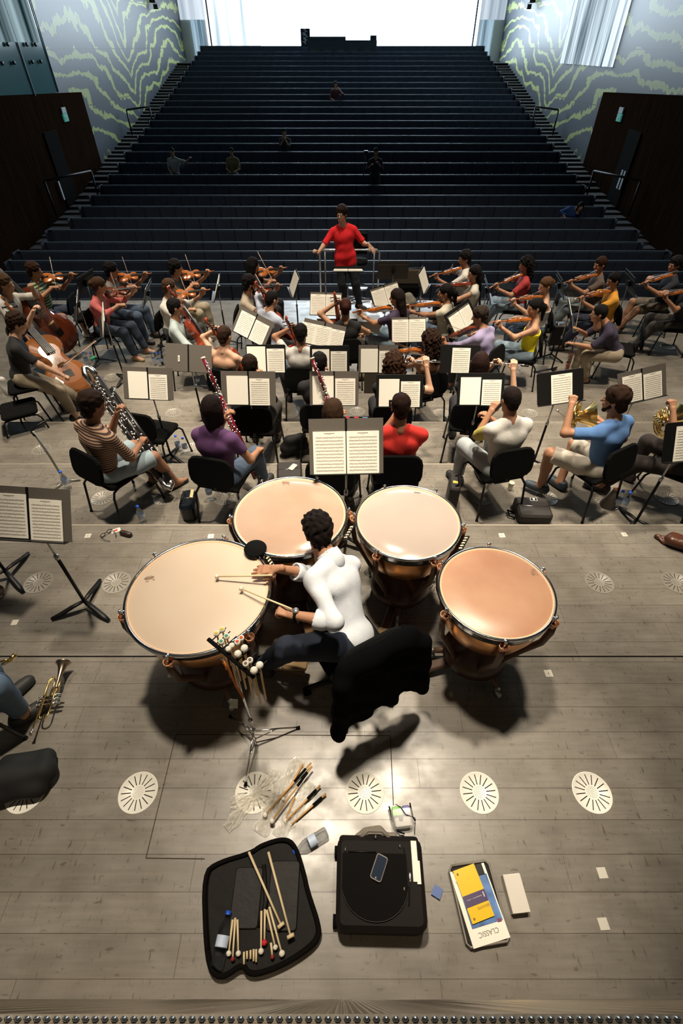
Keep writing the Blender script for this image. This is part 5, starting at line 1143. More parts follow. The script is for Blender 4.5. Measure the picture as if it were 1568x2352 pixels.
stand(611, 823, 0, 1.05, 28, 'player in black left of centre', '2', s=1.08)
stand(757, 825, 0, 1.05, 28, 'player in black by the second bassoon', '2', s=1.0)
stand(868, 824, 0, 1.05, 28, 'curly haired woman in black', 'f2')
stand(1055, 824, 2, 1.05, 28, 'straight haired woman in black', '1')
stand(1570, 1012, -8, 1.05, 28, 'person with the horn at the right edge', '1', w=.4, lev=-.2)
# strings
stand(433, 822, 2, 1.02, 30, 'empty chair near the contrabassoon', 'f', fw=.60, roll=3)
stand(580, 752, 25, .98, 34, 'woman in the backless dress', 'f2p', roll=16, fw=.52, s=1.1)
stand(742, 768, 10, .98, 36, 'person in the white tee', 'f3', roll=8, fw=.6)
stand(748, 698, 5, .98, 30, 'woman in the black sleeveless dress', 'fo')
stand(886, 678, -16, .98, 30, 'woman with very long straight hair', 'fo', roll=-12, s=.95)
stand(938, 757, -4, .98, 30, 'woman in the strapless top', 'fo')
stand(1057, 728, -34, .98, 32, 'man in the lavender shirt', 'fo', roll=-18, s=.85)
stand(678, 650, 78, 1.0, 22, 'bearded man in the beige polo shirt', 'o', detail=False)
stand(970, 642, -72, 1.0, 22, 'woman in the white lace top', 'o', detail=False)
stand(500, 660, 82, 1.0, 22, 'man in the white shirt', 'o', detail=False)
stand(340, 672, 84, 1.0, 22, 'player in the grey tee', 'o', detail=False)
stand(240, 732, 72, 1.0, 20, 'double bass players, nearer one,', 'fo', roll=14, detail=True, s=.95)
stand(180, 698, 72, 1.0, 20, 'double bass players, further one,', 'fo', roll=6, detail=False, s=.95)
stand(197, 650, 100, 1.02, 20, 'player in the green striped tee', 'f', detail=False)
stand(1118, 665, -84, 1.0, 20, 'woman in the red lace top', 'f', detail=False)
stand(1284, 655, -84, 1.0, 20, 'man in the brown tee', 'f', detail=False)
stand(1445, 650, -84, 1.0, 20, 'man in tan shorts at the right edge', 'f', detail=False)
stand(1307, 722, -80, .98, 22, 'boy in the navy shirt', 'fo', roll=-10, detail=False)
# spare stand behind the conductor's right, desk back towards the camera
p = at(903, 618, -.6+1.0); t, W = music_stand('grey music stand seen from behind, right of the podium rail', p.x, p.y, L3, 178, .98, 12, .56, grey=True)
# score stand of the conductor: flat desk
p = at(799, 622, PZ+.98)
t, W = music_stand('music stand with flat desk before the conductor', p.x, p.y, L3, 180, 1.18, 78, .52); sheet('open conductor score on the flat desk', W, [(-.24, -.16, .235, .31, True), (.004, -.16, .235, .31, True)], name='score', cat='score', detail=False, th=.014)
# ------------------------------------------------------------------ floor vents
def vent_me(m):
    mb = MB(); R = .118
    mb.lathe([(0, .003), (R*.95, .003), (R*.96, .005), (R*.985, .005), (R, .001)], 48, 0)
    ink = MB()
    for k in range(16):
        a = 2*pi*k/16+.1; c, s = cos(a), sin(a); n = V((-s, c, 0))*.0027; p = V((c, s, 0))
        ink.add([p*R*.36-n+V((0, 0, .0036)), p*R*.86-n+V((0, 0, .0036)), p*R*.86+n+V((0, 0, .0036)), p*R*.36+n+V((0, 0, .0036))], [(0, 1, 2, 3)])
    for r, n_ in ((.05, 5), (.12, 9), (.19, 14), (.26, 19)):
        for k in range(n_):
            a = 2*pi*k/n_+r*9; c = V((cos(a), sin(a), 0))*R*r; q = .0019
            ink.add([c+V((q*cos(b), q*sin(b), .0036)) for b in (0, 1.05, 2.1, 3.14, 4.19, 5.24)], [(0, 1, 2, 3, 4, 5)])
    return mb.data('disc', m), ink.data('slots', mat('slot_dark', (.02, .016, .012), .9))
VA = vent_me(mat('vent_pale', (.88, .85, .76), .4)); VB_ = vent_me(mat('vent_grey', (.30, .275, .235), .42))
def vent(px, py, lev, label, pale=False):
    p = at(px, py, lev); t = thing('floor_vent', label, 'floor vent', (p.x, p.y, lev), 0, 'round floor vents')
    d, s = VA if pale else VB_
    o = link('disc', d, t); link('slots', s, o)
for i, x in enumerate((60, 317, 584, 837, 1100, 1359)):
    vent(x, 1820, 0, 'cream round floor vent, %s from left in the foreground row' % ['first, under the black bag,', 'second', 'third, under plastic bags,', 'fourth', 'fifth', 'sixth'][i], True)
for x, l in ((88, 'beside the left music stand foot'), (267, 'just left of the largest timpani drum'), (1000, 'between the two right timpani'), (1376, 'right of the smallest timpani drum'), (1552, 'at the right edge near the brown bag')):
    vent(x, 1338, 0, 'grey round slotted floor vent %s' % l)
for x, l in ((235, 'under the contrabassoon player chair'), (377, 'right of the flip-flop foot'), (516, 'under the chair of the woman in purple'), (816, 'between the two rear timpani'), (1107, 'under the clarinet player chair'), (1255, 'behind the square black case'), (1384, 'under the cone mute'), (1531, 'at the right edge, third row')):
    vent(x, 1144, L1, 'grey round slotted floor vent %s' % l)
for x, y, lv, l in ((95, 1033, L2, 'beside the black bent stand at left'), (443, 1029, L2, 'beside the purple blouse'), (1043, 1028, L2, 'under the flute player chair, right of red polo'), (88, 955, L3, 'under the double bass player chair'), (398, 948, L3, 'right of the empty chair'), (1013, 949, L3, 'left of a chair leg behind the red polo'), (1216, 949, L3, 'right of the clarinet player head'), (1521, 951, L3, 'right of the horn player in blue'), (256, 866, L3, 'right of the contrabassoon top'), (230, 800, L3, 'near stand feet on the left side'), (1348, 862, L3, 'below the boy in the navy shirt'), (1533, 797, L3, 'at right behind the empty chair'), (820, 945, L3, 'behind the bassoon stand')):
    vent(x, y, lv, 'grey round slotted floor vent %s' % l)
# square floor tags
tpm = mat('pale_tape', (.62, .58, .50), .7)
for px, py, sz, l, dot in ((395, 1548, .055, 'near the largest timpani base', 1), (1259, 1547, .055, 'right of the smallest timpani', 1), (775, 1548, .05, 'under the swivel chair', 1), (1382, 2005, .05, 'right foreground, upper of two', 0), (1385, 2122, .05, 'right foreground, lower of two', 0), (484, 1232, .055, 'behind the largest timpani', 1), (1152, 1230, .055, 'beyond the smallest timpani', 1), (202, 1231, .055, 'left of the sunglasses', 1), (34, 1430, .05, 'left edge under the stand', 0), (1433, 1228, .05, 'far right near the step', 1)):
    p = at(px, py, 0); t = tag(MB().box((0, 0, .0015), (sz, sz, .003)).build('floor_plate', tpm, None, (p.x, p.y, 0), .05), 'small pale square plate on the floor, %s' % l, 'plate', 'square floor plates')
    if dot: MB().lathe([(0, .0036), (.004, .0036)], 8).build('hole', mat('slot_dark'), t)
# ------------------------------------------------------------------ water bottles
for px, py, lv, s, l in ((330, 1200, L1, 1.1, 'standing alone on the floor left of the timpani'), (412, 1035, L2, 1.1, 'left of a pair behind the purple blouse'), (428, 1040, L2, 1.1, 'right of a pair behind the purple blouse'), (1411, 1165, L1, 1.1, 'under the horn player chair beside the cone'), (1427, 1168, L1, 1.1, 'right of a pair under the horn player chair'),
                         (202, 838, L3, 1.1, 'by the stand feet, left one'), (218, 840, L3, 1.1, 'by the stand feet, right one'), (356, 838, L3, 1.1, 'left of three at the folder stand'), (367, 840, L3, 1.1, 'middle of three at the folder stand'), (375, 838, L3, 1.1, 'right of three at the folder stand'), (350, 775, L3, 1.0, 'beside the stand of the grey tee player'),
                         (456, 885, L3, 1.1, 'under the folder stand'), (483, 1145, L1, 1.1, 'under the chair of the purple blouse'), (1192, 850, L3, 1.1, 'beneath the chair of the yellow top'), (157, 1120, L1, 1.1, 'behind the contrabassoon chair'), (823, 860, L3, 1.0, 'near the backpack on the floor')):
    p = at(px, py, lv); bottle('small clear water bottle with blue cap, %s' % l, p.x, p.y, lv, s, group='water bottles on the stage')
p = at(710, 1940, 0); bottle('clear water bottle lying above the open suitcase', p.x+.10, p.y+.055, 0, 1.0, lay=242)
# ------------------------------------------------------------------ soft shapes by implicit surface
def soft(name, label, cat, prims, m, loc, rz=0, k=.02, vs=.008, amp=.002, cuts=(), sub=()):
    p, q = sdf_arrays(prims, k, vs, cuts, fold(amp, 12, 12, 10, len(label) % 5), sub); o = bpy.data.objects.new(name, arr_mesh(name, [(p, q, 0)], m)); COL.objects.link(o); o.location = loc; o.rotation_euler = (0, 0, rz)
    return tag(o, label, cat)
def px_poly(pts, z=0): return [at(x, y, z) for x, y in pts]
# open black suitcase
caseM = mat('suitcase_black', (.004, .0033, .003), .9, spec=.1); caseI = mat('suitcase_lining', (.006, .005, .0042), .7, bump=.5, bscale=18, spec=.25)
pts = px_poly([(470, 2010), (500, 1985), (580, 1962), (600, 1945), (655, 1928), (680, 1945), (700, 2010), (708, 2050), (735, 2130), (733, 2160), (700, 2190), (640, 2225), (575, 2245), (560, 2215), (515, 2250), (485, 2235), (474, 2160)], .0)
cx = sum((p.x for p in pts))/len(pts); cy = sum((p.y for p in pts))/len(pts)
t = thing('suitcase', 'open black soft suitcase on the floor holding mallets and a bottle', 'suitcase', (cx, cy, 0))
lp = [(p.x-cx, p.y-cy) for p in pts][::-1]
for _ in range(2): lp = [q for k in range(len(lp)) for q in ((lp[k][0]*.75+lp[(k+1) % len(lp)][0]*.25, lp[k][1]*.75+lp[(k+1) % len(lp)][1]*.25), (lp[k][0]*.25+lp[(k+1) % len(lp)][0]*.75, lp[k][1]*.25+lp[(k+1) % len(lp)][1]*.75))]
MB().prism(lp, 0, .035).build('shell', caseM, t)
MB().prism([(x*.93, y*.94) for x, y in lp], .033, .040).build('lining', caseI, t)
rim = MB(); q_ = [V((x*.99, y*.99, .045)) for x, y in lp]; rim.tube(q_+[q_[0]], .012, 8); rim.build('rim', caseM, t)
a = at(600, 2050, .04); fl = MB(); fl.box((a.x-cx-.075, a.y-cy-.02, .045), (.15, .26, .012), bev=.02); fl.box((a.x-cx+.12, a.y-cy-.01, .045), (.16, .30, .014), bev=.02); fl.tube([(a.x-cx+.0, a.y-cy+.12, .048), (a.x-cx+.03, a.y-cy-.04, .052), (a.x-cx+.01, a.y-cy-.14, .05)], .012, 8); o = fl.build('pocket_panel', mat('case_pocket', (.0075, .006, .005), .6, bump=.5, bscale=14, spec=.3), t)
def stick(x0, y0, x1, y1, z, label, hr, hk='ball', hc=None, st=None, r=.0055, **k):
    a = at(x0, y0, z); b = at(x1, y1, z+.012); return mallet(label, a, b, hr, hc, st or MAPLE, r, hk, **k)
PALE = mat('pale_stick', (.72, .58, .36), .5); G = 'mallets in the suitcase'
stick(645, 2125, 571, 1957, .075, 'long pale mallet with small cylinder head, left of two crossing the suitcase', .011, 'bar', PALE, PALE, .0065, group=G)
stick(667, 2150, 616, 1957, .085, 'long pale mallet with small cylinder head, right of two crossing the suitcase', .011, 'bar', PALE, PALE, .0065, group=G)
for (x0, y0, x1, y1, l, hr, hc) in ((525, 2190, 534, 2112, 'white ball mallet, left of the bottle-side group', .013, None), (547, 2190, 545, 2112, 'white ball mallet, right of the bottle-side group', .013, None), (534, 2203, 540, 2108, 'red tipped mallet in the bottle-side group', .010, mat('dark_red_head', (.25, .02, .02), .6)),
                                    (599, 2185, 600, 2092, 'white ball mallet with pale stick mid suitcase', .014, None), (607, 2165, 608, 2088, 'bright red headed mallet mid suitcase', .014, mat('bright_red_head', (.60, .015, .03), .6)),
                                    (632, 2176, 612, 2090, 'cream ball mallet right of the red one', .012, None), (647, 2190, 618, 2083, 'white ball mallet furthest right in the suitcase', .015, None), (625, 2198, 622, 2165, 'short mallet with dark red head', .010, mat('dark_red_head'))):
    stick(x0, y0, x1, y1, .062, l, hr, 'ball', hc, PALE, group=G)
for i, (x, y0, y1) in enumerate(((560, 2215, 2186), (567, 2203, 2184), (575, 2203, 2182), (582, 2208, 2180), (588, 2210, 2180))):
    a = at(x, y0, .06); b = at(x, y1, .062); o = tag(MB().tube([a, b], .0052, 8).build('stick_end', PALE), 'pale stick butt poking from the suitcase pocket, number %s from the left' % ['one', 'two', 'three', 'four', 'five'][i], 'stick', G)
p = at(508, 2165, .04); bottle('water bottle with white and blue label lying in the suitcase', p.x, p.y-.09, .04, 1.0, lay=6, lab=mat('label_pale_blue'))
# sticks and plastic bags on the floor
for x0, y0, x1, y1, z, l, hr, kw in ((608, 1872, 714, 1752, .03, 'white headed mallet with black grip, left of the bundle', .015, dict(grip=True)), (624, 1886, 716, 1760, .045, 'white headed mallet with black grip, right of the bundle', .015, dict(grip=True)), (655, 1888, 735, 1804, .02, 'dark gripped stick right of the bundle', .006, dict(grip=True)), (668, 1895, 748, 1823, .015, 'dark gripped stick furthest right on the floor', .006, dict(grip=True)),
                                     (650, 1835, 695, 1755, .015, 'mallet in a plastic sleeve, upper', .012, {}), (655, 1885, 676, 1830, .012, 'mallet in a plastic sleeve, lower', .012, {})):
    stick(x0, y0, x1, y1, z, l, hr, 'ball', None, mat('amber_stick', (.60, .32, .10), .4), .0055, group='mallets on the floor', **kw)
PLA = mat('plastic_film', (.9, .86, .76), .25, alpha=.42, bump=.4, bscale=30)
def film(label, pl, w, seed):
    rd = random.Random(seed); P0 = [at(x, y, .0) for x, y in pl]; n = 26; mb = MB(); vs = []; fs = []; m = 9
    for i in range(n+1):
        f = i/n*(len(P0)-1); k = min(int(f), len(P0)-2); c = P0[k].lerp(P0[k+1], f-k); d = (P0[k+1]-P0[k]).normalized(); nn = V((-d.y, d.x, 0))
        ww = w*(1-.35*sin(i*.9+seed)*.6)
        for j in range(m+1):
            u = j/m-.5; vs.append(c+nn*u*ww+V((0, 0, .004+.022*abs(sin(j*1.9+i*.5+seed))*(1-abs(u)*1.4)+rd.uniform(0, .006))))
    for i in range(n):
        for j in range(m): fs.append((i*(m+1)+j, i*(m+1)+j+1, (i+1)*(m+1)+j+1, (i+1)*(m+1)+j))
    mb.add(vs, fs, 0, False); return tag(mb.build('plastic_bag', PLA), label, 'plastic bag', 'crumpled plastic mallet bags')
film('crumpled clear plastic bag stretching up to the right over the vent', [(520, 1905), (560, 1860), (600, 1810), (640, 1775)], .07, 1)
film('crumpled clear plastic bag lying across the vent', [(530, 1845), (590, 1835), (650, 1825), (695, 1795)], .075, 2)
film('crumpled clear plastic bag under the mallets', [(595, 1915), (620, 1870), (655, 1800), (690, 1745)], .09, 3)
film('crumpled clear plastic bag around the lower sticks', [(640, 1925), (665, 1880), (690, 1840), (718, 1800)], .085, 4)
# trolley bag
bm = mat('trolley_black', (.0075, .0055, .0048), .75, spec=.25)
c = at(872, 2030, .1); TB = thing('trolley_bag', 'black trolley bag lying flat with a curved front pocket', 'bag', (c.x, c.y, 0), radians(-1))
MB().box((0, 0, .085), (.46, .40, .17), 0, bev=.045).build('body', bm, TB); MB().box((.0, .19, .06), (.44, .05, .12), 0, bev=.02).build('side_panel', bm, TB)
MB().prism([(.14, .12), (-.20, .12)]+[(.17*cos(a*pi/12)-.03, -.02-.145*sin(a*pi/12)) for a in range(13)][::-1], .168, .176).build('front_pocket', mat('trolley_pocket', (.004, .0032, .003), .8, spec=.1), TB)
z_ = MB().tube([V((.17*cos(a*pi/12)-.03, -.02-.145*sin(a*pi/12), .176)) for a in range(13)], .003, 6).tube([(-.17, .125, .175), (-.02, .125, .175)], .0035, 6); z_.tube([(.13, .15, .172), (.15, .0, .174), (.14, -.10, .172)], .003, 6).build('zip', BLK, TB)
for x, y in ((-.185, .135), (.11, .155), (.12, -.03), (-.02, .195)): MB().ball((x, y, .178), (.006, .010, .004)).build('zip_pull', SILV, TB)
MB().tube([(-.10, .20, .12), (-.06, .235, .13), (.02, .235, .13), (.06, .20, .12)], .010, 8).build('handle', mat('strap_grey', (.20, .18, .15), .8), TB)
pp = MB().box((.185, .09, .150), (.03, .18, .055)); pp.box((.20, .04, .155), (.02, .10, .05)).build('papers', PAPER, TB)
MB().ball((.155, .02, .176), (.008, .024, .003)).build('badge', SILV, TB)
for s in (-1, 1): MB().tube([(-.225, s*.15, .03), (-.245, s*.15, .03)], .03, 12).build('wheel', BLKM, TB)
p = at(1004, 2048, .02); tag(MB().box((0, 0, .0), (.05, .05, .004)).build('luggage_tag', mat('tag_blue', (.02, .08, .30), .4), None, (p.x, p.y, .012), -.5), 'small dark blue tag beside the trolley bag', 'tag')
p = at(870, 1993, .185); t = thing('phone', 'smartphone lying on the trolley bag', 'phone', (p.x, p.y, .186), radians(-24)); MB().box((0, 0, 0), (.062, .118, .010), 0, bev=.012).build('case', mat('phone_rim', (.30, .26, .25), .4), t); MB().box((0, 0, .0055), (.054, .108, .002), 0, bev=.008).build('screen', mat('phone_screen', (.02, .03, .05), .08), t); MB().tube([(0, -.048, .0062), (0, -.048, .0072)], .006, 12).build('button', STEEL, t)
# grey cloth above the trolley, clear zip pouch
g = mat('grey_cloth', (.22, .19, .155), .9); p = at(862, 1915, .06)
soft('cloth', 'rumpled grey cloth tucked at the top of the trolley bag', 'cloth', [C_((-.09, -.02, 0), (.10, -.015, 0), .035, .03), C_((-.05, .0, .01), (.02, .015, .01), .035)], g, (p.x, p.y, .03), 0, .03, .008, .006)
p = at(923, 1880, .03); t = thing('clear_pouch', 'clear plastic pouch with black edges full of small things', 'pouch', (p.x, p.y, 0), radians(6))
MB().box((0, 0, .03), (.125, .11, .055), 0, bev=.02).build('film', mat('pouch_film', (.7, .7, .68), .1, alpha=.35), t)
e = MB().tube([(-.065, .07, .03), (-.058, -.0, .04), (-.03, -.065, .03), (.0, -.075, .02)], .0045, 6).tube([(.062, .075, .03), (.062, 0, .04), (.075, -.02, .03)], .0045, 6).tube([(-.03, .07, .06), (0, .05, .065), (.02, .01, .066), (.075, -.01, .05), (.06, -.08, .01)], .002, 6); e.build('piping', BLKM, t)
for q, d, c_ in (((-.025, .035, .04), (.06, .05, .03), (.18, .55, .08)), ((.03, .035, .04), (.045, .05, .03), (.10, .08, .30)), ((.0, -.02, .035), (.09, .05, .03), (.55, .52, .46)), ((-.01, -.005, .052), (.025, .025, .006), (.02, .02, .02))):
    MB().box(q, d, bev=.008).build('packet', mat('packet_%d' % int(c_[1]*99), c_, .5), t)
# zip case with scores, white box
c = at(1097, 2072, .02); rz = radians(7); ZC = thing('document_case', 'open black zip case with pale piping under the scores', 'case', (c.x, c.y, 0), rz)
MB().box((0, 0, .012), (.225, .34, .024), 0, bev=.03).build('shell', mat('case_dark', (.008, .005, .005), .8), ZC)
q = [V((.112*sx, .17*sy, .03)) for sx, sy in ((-.85, 1), (.85, 1), (1, .9), (1, -.9), (.85, -1), (-.85, -1), (-1, -.9), (-1, .9), (-.85, 1))]; MB().tube(q, .006, 8).build('piping', mat('case_piping', (.22, .20, .17), .6), ZC)
def txt(parent, s, size, loc, rz, m, name='lettering'):
    cu = bpy.data.curves.new(name, 'FONT'); cu.body = s; cu.size = size; cu.extrude = .0002; cu.align_x = 'CENTER'; cu.align_y = 'CENTER'
    o = bpy.data.objects.new(name, cu); COL.objects.link(o); dg = bpy.context.evaluated_depsgraph_get(); me = bpy.data.meshes.new_from_object(o.evaluated_get(dg)); bpy.data.objects.remove(o)
    me.materials.clear(); me.materials.append(m); o = link(name, me, parent, loc); o.rotation_euler = (0, 0, rz); return o
M1 = at(1100, 2075, .045)
t = thing('magazine', 'white and blue music magazine with upside-down title, under the yellow booklet', 'magazine', (M1.x, M1.y, .032), rz+.10)
MB().box((0, 0, 0), (.20, .32, .012)).build('pages', PAPER, t); MB().box((.008, .012, .0075), (.17, .20, .003)).build('cover_picture', mat('cover_blue', (.10, .20, .45), .25, var=.5, vscale=14), t)
MB().box((-.0, .135, .0075), (.17, .05, .003)).build('dark_cover', mat('cover_dark', (.02, .02, .02), .2), t); MB().box((-.065, .13, .0095), (.045, .04, .002)).build('barcode_label', PAPER, t)
txt(t, 'CLASSIC', .030, (.0, -.118, .0075), pi, mat('ink_grey', (.22, .20, .18), .7)); txt(t, 'MA', .022, (.06, -.03, .0095), pi/1.0, mat('ink_grey'))
MB().box((.075, -.085, .0085), (.022, .014, .002)).build('stamp', mat('stamp_maroon', (.20, .02, .08), .5), t)
M2 = at(1087, 2050, .06); t = thing('booklet', 'yellow study score with a purple band lying on the magazine', 'booklet', (M2.x, M2.y, .048), rz+.16)
MB().box((0, 0, 0), (.125, .232, .008)).build('cover', mat('score_yellow', (.86, .55, .02), .22, coat=.4), t); MB().box((0, -.025, .0045), (.1255, .05, .002)).build('band', mat('band_purple', (.055, .025, .10), .3), t)
txt(t, 'Symphony No.1, c minor', .0085, (-.005, -.022, .0062), pi, mat('ink_white', (.6, .55, .6), .6)); txt(t, 'BRAHMS', .018, (.025, -.066, .0045), pi, mat('ink_brown', (.28, .14, .02), .7))
for y in (-.1, .095): MB().lathe([(0, .0048), (.006, .0048)], 12, M=Matrix.Translation((-.045, y, 0))).build('stamp', mat('ink_brown'), t)
MB().box((.05, -.02, .006), (.006, .022, .0006)).build('logo', mat('ink_white'), t)
p = at(1183, 2052, .03); t = thing('paper_box', 'small white cardboard box right of the zip case', 'box', (p.x, p.y, 0), radians(5)); MB().box((0, 0, .024), (.092, .165, .048)).build('box_body', mat('card_white', (.66, .62, .55), .6), t); MB().box((.002, -.003, .0495), (.090, .160, .003)).build('flap', mat('card_white'), t)
# ------------------------------------------------------------------ trumpet on the floor and flugel bell at the left edge
a, b = at(105, 1672, .05), at(150, 1520, .05); d = (b-a).normalized(); trumpet('worn brass trumpet lying on the floor, bell pointing away', frame((a+b)/2+V((.02, -.01, 0))-d*.0, d, (0, 0, 1)) @ Matrix.Scale(.86, 4))
p = at(-18, 1370, 0); M = frame((p.x, p.y, 0), (1, -.08, 0), (0, 0, 1)); t = trumpet('silver trumpet lying at the left edge, only its bell showing', M @ Matrix.Translation((0, -.16, 0)))
# black bag at left edge
p = at(52, 1785, .1)
soft('shoulder_bag', 'black shoulder bag with worn buckles at the left edge on the floor', 'bag', [C_((-.14, 0, .09), (.11, .02, .08), .09, .08), C_((-.12, .10, .07), (.10, .10, .07), .06), C_((-.14, -.06, .06), (.10, -.05, .06), .06)], mat('bag_black', (.006, .006, .006), .8), (p.x-.01, p.y, 0), .15, .03, .01, .006, [((0, 0, 0), (0, 0, -1))])
p = at(0, 1500, .75); o = thing('cornet', 'brass valve horn tip in the hand of the person in jeans', 'horn', (p.x-.05, p.y, .62)); MB().tube([(0, 0, 0), (.05, .02, .02), (.07, .05, .03)], [.010, .012, .016], 10).build('tube', GOLD, o); MB().tube([(-.02, 0, .02), (.05, .0, .05)], .006, 8).build('slide', GOLD, o)
# ------------------------------------------------------------------ sunglasses, card, pouch behind the large drum
p = at(268, 1226, 0)
t = thing('sunglasses', 'black sunglasses lying on the floor left of the card', 'sunglasses', (at(245, 1228, 0).x, at(245, 1228, 0).y, .012), .9); g = MB()
for s in (-1, 1): g.tube([V((s*.033+.024*cos(a*pi/6), 0, .018*sin(a*pi/6)+.01)) for a in range(13)], .003, 6)
g.tube([(-.01, 0, .016), (.01, 0, .016)], .003, 6); g.build('frame', BLK, t)
for s in (-1, 1): MB().tube([(s*.06, 0, .014), (s*.055, -.07, .006), (s*.03, -.11, .0)], .0028, 6).build('temple', BLK, t)
q = at(266, 1219, 0); t = tag(MB().box((0, 0, .0015), (.085, .055, .002), bev=.01).build('card', mat('card_plain', (.72, .70, .64), .4), None, (q.x, q.y, .0015), .5), 'white card with a small red emblem between sunglasses and pouch', 'card'); MB().box((0, 0, .0032), (.035, .022, .001), bev=.006).build('emblem', mat('emblem_red', (.6, .05, .02), .5), t)
q = at(290, 1228, 0); soft('pouch', 'crumpled dark brown leather pouch beside the white card', 'pouch', [C_((-.04, 0, .018), (.045, -.005, .018), .026, .024)], mat('leather_dark', (.035, .018, .014), .35, bump=.6, bscale=50), (q.x, q.y, 0), -.25, .02, .005, .003, [((0, 0, 0), (0, 0, -1))])
# ------------------------------------------------------------------ bags and cases among the rows
def bagbox(name, label, cat, px, py, lv, size, rz, m, handle=True, bev=.05, extra=None):
    p = at(px, py, lv+size[2]/2); t = thing(name, label, cat, (p.x, p.y, lv), rz); MB().box((0, 0, size[2]/2), size, 0, bev=bev).build('body', m, t)
    if handle: MB().tube([(-size[0]*.2, 0, size[2]), (-size[0]*.15, 0, size[2]+.04), (size[0]*.15, 0, size[2]+.04), (size[0]*.2, 0, size[2])], .009, 8).build('handle', BLKM, t)
    z = MB().tube([(-size[0]*.48, 0, size[2]*1.002), (size[0]*.48, 0, size[2]*1.002)], .004, 6); z.build('zip', SILV, t); return t
nv_ = mat('leather_navy', (.006, .009, .013), .25)
t = bagbox('holdall', 'dark navy leather bag with a pale book poking out beside the purple blouse chair', 'bag', 435, 1160, L1, (.16, .30, .20), .1, nv_, False, .06)
MB().box((0, .03, .20), (.03, .12, .07), M=Matrix.Rotation(.2, 4, 'Y')).build('book', mat('book_tan', (.60, .45, .22), .6), t); MB().tube([(-.06, .1, .2), (-.03, .05, .25), (-.03, -.06, .25), (-.06, -.1, .2)], .006, 6).build('strap', BLK, t)
q = at(676, 1020, L2+.14); soft('shoulder_bag', 'black satchel leaning left of the timpani music stand', 'bag', [C_((-.10, 0, .10), (.10, .02, .12), .09, .09), C_((-.06, 0, .2), (.08, .0, .22), .07, .06)], mat('bag_black'), (q.x, q.y, L2), .3, .04, .012, .004, [((0, 0, 0), (0, 0, -1))])
t = bagbox('case', 'flat black case with a pale phone on it, left of the timpani stand', 'case', 665, 1085, L1, (.28, .30, .10), .1, mat('case_brownblack', (.018, .014, .012), .6), False, .04)
q = at(672, 1072, L1+.11); tag(MB().box((0, 0, 0), (.06, .11, .01), bev=.01).build('phone', mat('phone_cream', (.72, .65, .48), .4), None, (q.x, q.y, L1+.107), -.5), 'cream backed phone lying on the flat black case', 'phone')
t = bagbox('instrument_case', 'slim black instrument case standing upright with a yellow label', 'case', 1040, 1130, L1, (.11, .26, .30), -.15, mat('case_brownblack'), False, .03); MB().box((-.0, -.02, .301), (.05, .035, .003)).build('yellow_label', mat('label_yellow', (.60, .48, .05), .6), t); MB().tube([(.0, .08, .30), (.03, .08, .32), (.03, -.08, .32), (.0, -.08, .30)], .008, 6).build('handle', BLKM, t)
t = bagbox('instrument_case', 'square black case with small white logo behind the clarinet chair', 'case', 1222, 1172, L1, (.34, .30, .12), -.05, mat('case_brownblack'), False, .04); MB().box((.02, .10, .122), (.07, .045, .002)).box((.02, .10, .1235), (.06, .036, .002), 1).box((.02, .10, .125), (.02, .028, .002), 0).build('emblem', [mat('logo_white', (.7, .7, .7), .5), BLKM], t); MB().tube([(-.18, 0, .02), (-.24, .02, .03), (-.24, -.06, .03), (-.18, -.08, .02)], .010, 8).build('strap', BLKM, t)
q = at(1535, 1248, 0); soft('handbag', 'brown leather handbag lying at the right edge', 'bag', [C_((0, -.02, .05), (.14, -.05, .06), .05, .05), C_((.02, .03, .05), (.13, .02, .05), .05, .045), C_((-.10, .05, .02), (.0, .03, .03), .014, .02), C_((-.10, .05, .02), (-.05, -.03, .015), .014, .016)], mat('leather_brown', (.10, .035, .018), .35, bump=.5, bscale=30), (q.x, q.y, 0), -.25, .03, .008, .005, [((0, 0, 0), (0, 0, -1))])
# cone mute and bent pole stand
q = at(1398, 1160, L1); t = thing('horn_mute', 'grey cone shaped mute standing under the horn player chair', 'mute', (q.x-.02, q.y, L1)); MB().lathe([(.0, 0), (.075, 0), (.078, .01), (.025, .20), (.02, .21), (0, .212)], 28).build('cone', mat('mute_grey', (.24, .20, .17), .7), t); MB().tube([(0, 0, .21), (0, 0, .24)], [.018, .022], 12).build('knob', mat('mute_top', (.45, .22, .12), .5), t)
q = at(150, 1108, L1); u = at_y(75, 990, q.y+.02)
t = thing('instrument_stand', 'grey metal instrument stand with a bent black rest at the left', 'stand', (q.x, q.y, L1)); d = u-V((q.x, q.y, L1)); MB().tube([(0, 0, .02), d*.5+V((.01, 0, 0)), d], .012, 10).build('pole', mat('stand_grey', (.30, .30, .27), .4, metal=.6), t)
MB().tube([d+V((.01, -.02, -.05)), d+V((-.02, 0, -.01)), d+V((.03, .03, .03)), d+V((.13, .08, .07))], .012, 8).build('rest', BLK, t)
for a_ in (.2, 2.2, 4.3): MB().tube([(0, 0, .03), (.16*cos(a_), .16*sin(a_), .012)], .009, 8).build('leg', mat('stand_grey'), t)
# empty chair, other chairs
for px, py, lv, yaw, l in ((345, 965, L2, 14, 'empty, below the folder stand left of the purple blouse'), (200, 705, L3, 84, 'partly hidden beside the tan folder stands'), (528, 862, L3, 8, 'of the backless dress player, pale cloth over it'), (1165, 640, L3, -78, 'empty near the red lace top'), (30, 915, L3, 60, 'at the left edge behind the double basses')):
    p = at(px, py, lv+.6); chair('black padded orchestra chair %s' % l, p.x, p.y, lv, yaw)
